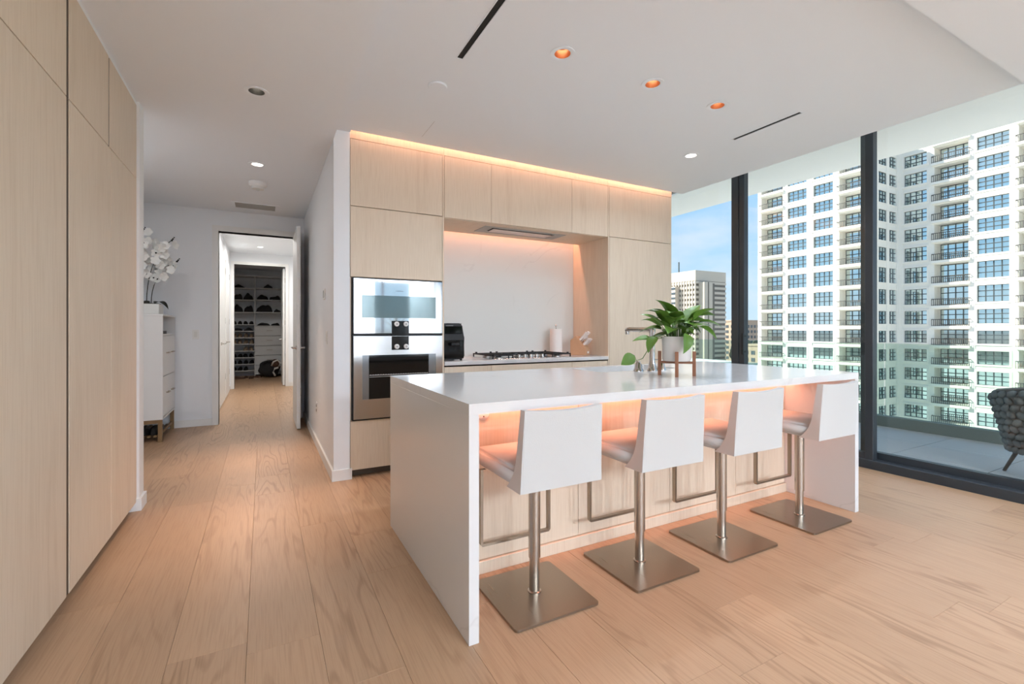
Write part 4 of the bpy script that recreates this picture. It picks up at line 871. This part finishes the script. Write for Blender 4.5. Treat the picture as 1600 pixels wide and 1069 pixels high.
B(.7, 2.4, -3.5, -2.7, .1, .42, bev=.04, seg=2).build('seat_base', 'furniture', sf); B(.7, 2.4, -3.62, -3.4, .1, .78, bev=.05, seg=2).build('backrest', 'furniture', sf)
for x in (.58, 2.4): B(x, x+.14, -3.55, -2.7, .1, .6, bev=.04, seg=2).build('armrest', 'furniture', sf)
for x in (.75, 2.35):
    for y in (-3.45, -2.78): MB().lathe([(.02, 0), (.025, .1)], x, y, 10).build('leg', 'leg_wood', sf)

# ------------------------------------------------------------------ the city
struct('ground', B(-700, 1500, -900, 1500, -45.2, -45), 'city')
def bars(m, axis, pos, a0, a1, z0, z1, nx, nz, w, d):
    """muntin grid in a vertical plane; axis 'X' = plane at x=pos running in Y"""
    def bx(p0, p1, q0, q1):
        if axis == 'X': m.box(pos, pos+d, p0, p1, q0, q1)
        else: m.box(p0, p1, pos, pos+d, q0, q1)
    for i in range(nx+1):
        c = a0+(a1-a0)*i/nx; bx(max(a0, c-w/2), min(a1, c+w/2), z0, z1)
    for j in range(nz+1):
        c = z0+(z1-z0)*j/nz; bx(a0, a1, max(z0, c-w/2), min(z1, c+w/2))
mids = [31.35, 28.35, 25.4, 22.4, 19.4, 16.4, 13.4, 9.95, 6.4, 3.0, .1, -2.9, -5.9, -8.9, -11.9, -14.9]
lev = [32.85]+[(a+b)/2 for a, b in zip(mids, mids[1:])]+[-16.4]
bld = thing('apartment_building', (100, 35, -45), 'white apartment tower with gridded windows and balconies across the street', 'building')
X1, X2, YN = 85.0, 92.3, 37.6
B(X1+2.2, X1+22, YN+.6, 57.0, -16.4, 33.6).build('core', 'bldg_white', bld); B(X2+2.2, X1+22, 6, YN+.6, -16.4, 33.6).build('core', 'bldg_white', bld)
B(X1+.1, X1+22, YN, 57.0, -45, -16.4).build('podium', 'bldg_white', bld); B(X2+.1, X1+22, 6, YN, -45, -16.4).build('podium', 'bldg_white', bld)
proto = {}
def piece(key, make, name, mat, parent, pos):
    """pos = world position of the piece's origin; make() is given coordinates around the origin"""
    if key in proto: o = bpy.data.objects.new(name, proto[key].data); C.objects.link(o); o.parent = parent
    else: o = make().build(name, mat, parent, local=True); proto[key] = o
    o.location = Vector(pos) - wloc(parent); return o
def wing_x(X, bays):
    """facade facing -x; bays: (y0, y1, kind), y0 < y1"""
    ylo, yhi = min(b[0] for b in bays), max(b[1] for b in bays)
    for i in range(len(mids)):
        zt, zb = lev[i], lev[i+1]; H = zt-zb
        piece(('slab', X), lambda: MB().box(0, 2.3, ylo, yhi, -.36, .36), 'spandrel', 'bldg_white', bld, (X, 0, zb))
        for y0, y1, k in bays:
            key = (k, round(y1-y0, 2), round(H, 2)); yc, wd = (y0+y1)/2, (y1-y0)
            if k == 'w':
                hw, hh = wd/2-.56, H/2-.52
                def surround():
                    m = MB(); w = wd/2-.28; h_ = H/2-.28
                    m.box(-.14, .42, -w, -hw, -h_, h_).box(-.14, .42, hw, w, -h_, h_).box(-.14, .42, -hw, hw, -h_, -hh).box(-.14, .42, -hw, hw, hh, h_); return m
                piece(('s',)+key, surround, 'window_surround', 'bldg_white', bld, (X, yc, (zt+zb)/2))
                def frame():
                    m = MB(); bars(m, 'X', .26, -hw, hw, -hh, hh, 4, 3, .12, .10); return m
                wn = piece(('f',)+key, frame, 'window', 'bldg_frame', bld, (X, yc, (zt+zb)/2))
                piece(('p',)+key, lambda: MB().box(.32, .40, -hw, hw, -hh, hh), 'pane', 'bldg_glass', wn, (X, yc, (zt+zb)/2))
            else:
                hw, hh = wd/2-.55, H/2-.42
                piece(('bs',)+key, lambda: MB().box(-.55, .3, -wd/2+.1, wd/2-.1, -.2, .16), 'balcony_slab', 'bldg_white', bld, (X, yc, zb+.02))
                def rail_():
                    m = MB(); w = wd/2-.16; zr = .18
                    m.box(-.52, -.46, -w, w, zr+.95, zr+1.05).box(-.51, -.47, -w, w, zr+.06, zr+.12)
                    n = 18
                    for q in range(n+1): y = -w+2*w*q/n; m.box(-.505, -.475, y-.03, y+.03, zr, zr+1.0)
                    for s in (-1, 1): m.box(-.5, .1, s*w-.04, s*w+.04, zr+.95, zr+1.05)
                    return m
                piece(('br',)+key, rail_, 'balcony_railing', 'bldg_rail', bld, (X, yc, zb+.02))
                def frame():
                    m = MB(); bars(m, 'X', 1.55, -hw, hw, -hh, hh, 4, 3, .12, .10); return m
                wn = piece(('bf',)+key, frame, 'window', 'bldg_frame', bld, (X, yc, (zt+zb)/2))
                piece(('bp',)+key, lambda: MB().box(1.62, 1.70, -hw, hw, -hh, hh), 'pane', 'bldg_glass', wn, (X, yc, (zt+zb)/2))
                piece(('bw',)+key, lambda: MB().box(1.60, 2.2, -wd/2, -hw, -H/2, H/2).box(1.60, 2.2, hw, wd/2, -H/2, H/2), 'balcony_wall', 'bldg_white', bld, (X, yc, (zt+zb)/2))
    for y in sorted({b[0] for b in bays} | {b[1] for b in bays}):
        B(X-.08, X+2.25, y-.36, y+.36, -16.4, 33.2).build('pilaster', 'bldg_white', bld)
    B(X-.2, X+2.3, ylo, yhi, 33.0, 34.2).build('parapet', 'bldg_white', bld)
wing_x(X1, [(52.1, 57.0, 'b'), (47.55, 52.1, 'w'), (43.2, 47.55, 'w'), (38.2, 43.2, 'b')])
wing_x(X2, [(33.3, 37.4, 'w'), (28.6, 33.3, 'b'), (24.1, 28.6, 'w'), (19.4, 24.1, 'b'), (14.9, 19.4, 'w'), (10.2, 14.9, 'b')])
# short return facade facing the street corner
for i in range(len(mids)):
    zt, zb = lev[i], lev[i+1]; H = zt-zb; hh = H/2-.55
    piece('rs', lambda: MB().box(X1, X2, 0, .7, -.36, .36), 'spandrel', 'bldg_white', bld, (0, YN, zb))
    for xc in (X1+1.95, X1+5.3):
        def frame():
            m = MB(); bars(m, 'Y', .08, -1.32, 1.32, -hh, hh, 3, 3, .12, .1); return m
        wn = piece(('rf', round(H, 2)), frame, 'window', 'bldg_frame', bld, (xc, YN, (zt+zb)/2))
        piece(('rp', round(H, 2)), lambda: MB().box(-1.32, 1.32, .14, .22, -hh, hh), 'pane', 'bldg_glass', wn, (xc, YN, (zt+zb)/2))
        piece(('rw', round(H, 2)), lambda: MB().box(-1.5, -1.32, -.06, .45, -hh-.2, hh+.2).box(1.32, 1.5, -.06, .45, -hh-.2, hh+.2).box(-1.32, 1.32, -.06, .45, hh, hh+.2).box(-1.32, 1.32, -.06, .45, -hh-.2, -hh), 'window_surround', 'bldg_white', bld, (xc, YN, (zt+zb)/2))
for x in (X1+.3, X1+3.68, X2-.4): B(x-.42, x+.42, YN-.08, YN+.7, -16.4, 33.2).build('pilaster', 'bldg_white', bld)

# grey stepped office tower far behind
tw = thing('office_tower', (212, 185, -45), 'tan stepped office tower standing against the sky', 'building')
TX, TY = 204.0, 172.0
B(TX+.3, TX+24, TY+1.4, TY+24, -45, 31.5).build('shaft', 'tower_band', tw)
B(TX+2.5, TX+9.0, TY-2.2, TY+1.4, -45, 26.5).build('stair_core', 'tower_stone', tw); B(TX+5.4, TX+6.0, TY-2.4, TY-2.2, -45, 26.5).build('core_joint', 'tower_band', tw)
B(TX+9.0, TX+10.6, TY-2.2, TY+1.4, -45, 26.0).build('core_side', 'tower_band', tw)
B(TX-.2, TX+24.2, TY+1.2, TY+24.2, 27.5, 33.0).build('crown', 'tower_stone', tw)
B(TX+1.5, TX+2.0, TY+14, TY+14.5, 33, 39).build('antenna', 'bldg_frame', tw)
zz = -43.0
while zz < 27:
    piece('twb', lambda: MB().box(TX, TX+24.3, TY+1.1, TY+24.3, 0, 1.35), 'floor_band', 'tower_stone', tw, (0, 0, zz)); zz += 2.65
for i in range(13):
    y = TY+1.6+i*1.85; piece('twf', lambda: MB().box(TX-.25, TX+.3, -.3, .3, -45, 27.5), 'mullion_fin', 'tower_stone', tw, (0, y, 0))
B(TX-1.8, TX+.2, TY+22, TY+30, -45, 30.0).build('step', 'tower_stone', tw); B(TX-3.0, TX-.3, TY+12.5, TY+32, -45, 25.0).build('step', 'tower_stone', tw)
zz = -43.0
while zz < 24:
    piece('tws', lambda: MB().box(TX-3.2, TX-3.0, TY+12.5, TY+32, 0, 1.1), 'window_band', 'tower_glass', tw, (0, 0, zz)); zz += 2.65
# lower blocks along the horizon
def block(name, x, y, w, d, ztop, mat, wmat, label, nfl, nw):
    t = thing(name, (x+w/2, y+d/2, -45), label, 'building')
    B(x, x+w, y, y+d, -45, ztop).build('walls', mat, t); B(x-.4, x+w+.4, y-.4, y+d+.4, ztop, ztop+.9).build('parapet', mat, t)
    zz = ztop-3.2; p1 = p2 = None
    for f in range(nfl):
        for q in range(nw):
            for fc in (0, 1):
                if fc == 0:
                    ws = d/nw; k = (name, x, 0); pos = (x, y+(q+.5)*ws, zz); mk = lambda: MB().box(-.15, .2, -ws*.28, ws*.28, -.9, .9)
                else:
                    ws2 = w/nw; k = (name, x, 1); pos = (x+(q+.5)*ws2, y, zz); mk = lambda: MB().box(-ws2*.28, ws2*.28, -.15, .2, -.9, .9)
                piece(k, mk, 'window', wmat, t, pos)
        zz -= 3.4
    return t
block('brick_block', 268, 193, 26, 30, 6.4, 'brick_far', 'tower_glass', 'tan brick office block low on the horizon right of the tower', 8, 8)
block('brick_block', 205, 122, 14, 24, -6.6, 'brick_far', 'tower_glass', 'tan brick block half hidden behind the white apartment tower', 9, 7)
block('grey_block', 300, 183, 30, 20, 5.0, 'tower_stone', 'tower_band', 'pale grey block on the horizon beyond the brick blocks', 5, 6)
block('glass_block', 158, 117, 16, 12, -13.0, 'glass_block', 'tower_glass', 'low blue-green glass building near the street', 3, 5)
block('white_hall', 122, 104, 20, 22, -10.5, 'roof_white', 'tower_band', 'low white flat-roofed hall below the office tower', 2, 8)
def tree(x, y, z0, h, r):
    t = thing('street_tree', (x, y, z0), 'round dark green tree between the far low buildings', 'tree', 'trees among the far buildings')
    MB().lathe([(.35, z0), (.25, z0+h*.6)], x, y, 8).build('trunk', 'leg_wood', t)
    m = MB()
    for k in range(7): m.ball((x+rp.uniform(-r, r)*.6, y+rp.uniform(-r, r)*.6, z0+h*rp.uniform(.6, .95)), r*rp.uniform(.45, .75), u=10, v=7)
    m.build('crown', 'tree_far', t, smooth=True)
for x, y, h_ in ((232, 168, 41), (246, 176, 40), (256, 172, 42), (182, 106, 38), (194, 112, 40)): tree(x, y, -45, h_, 4.5)
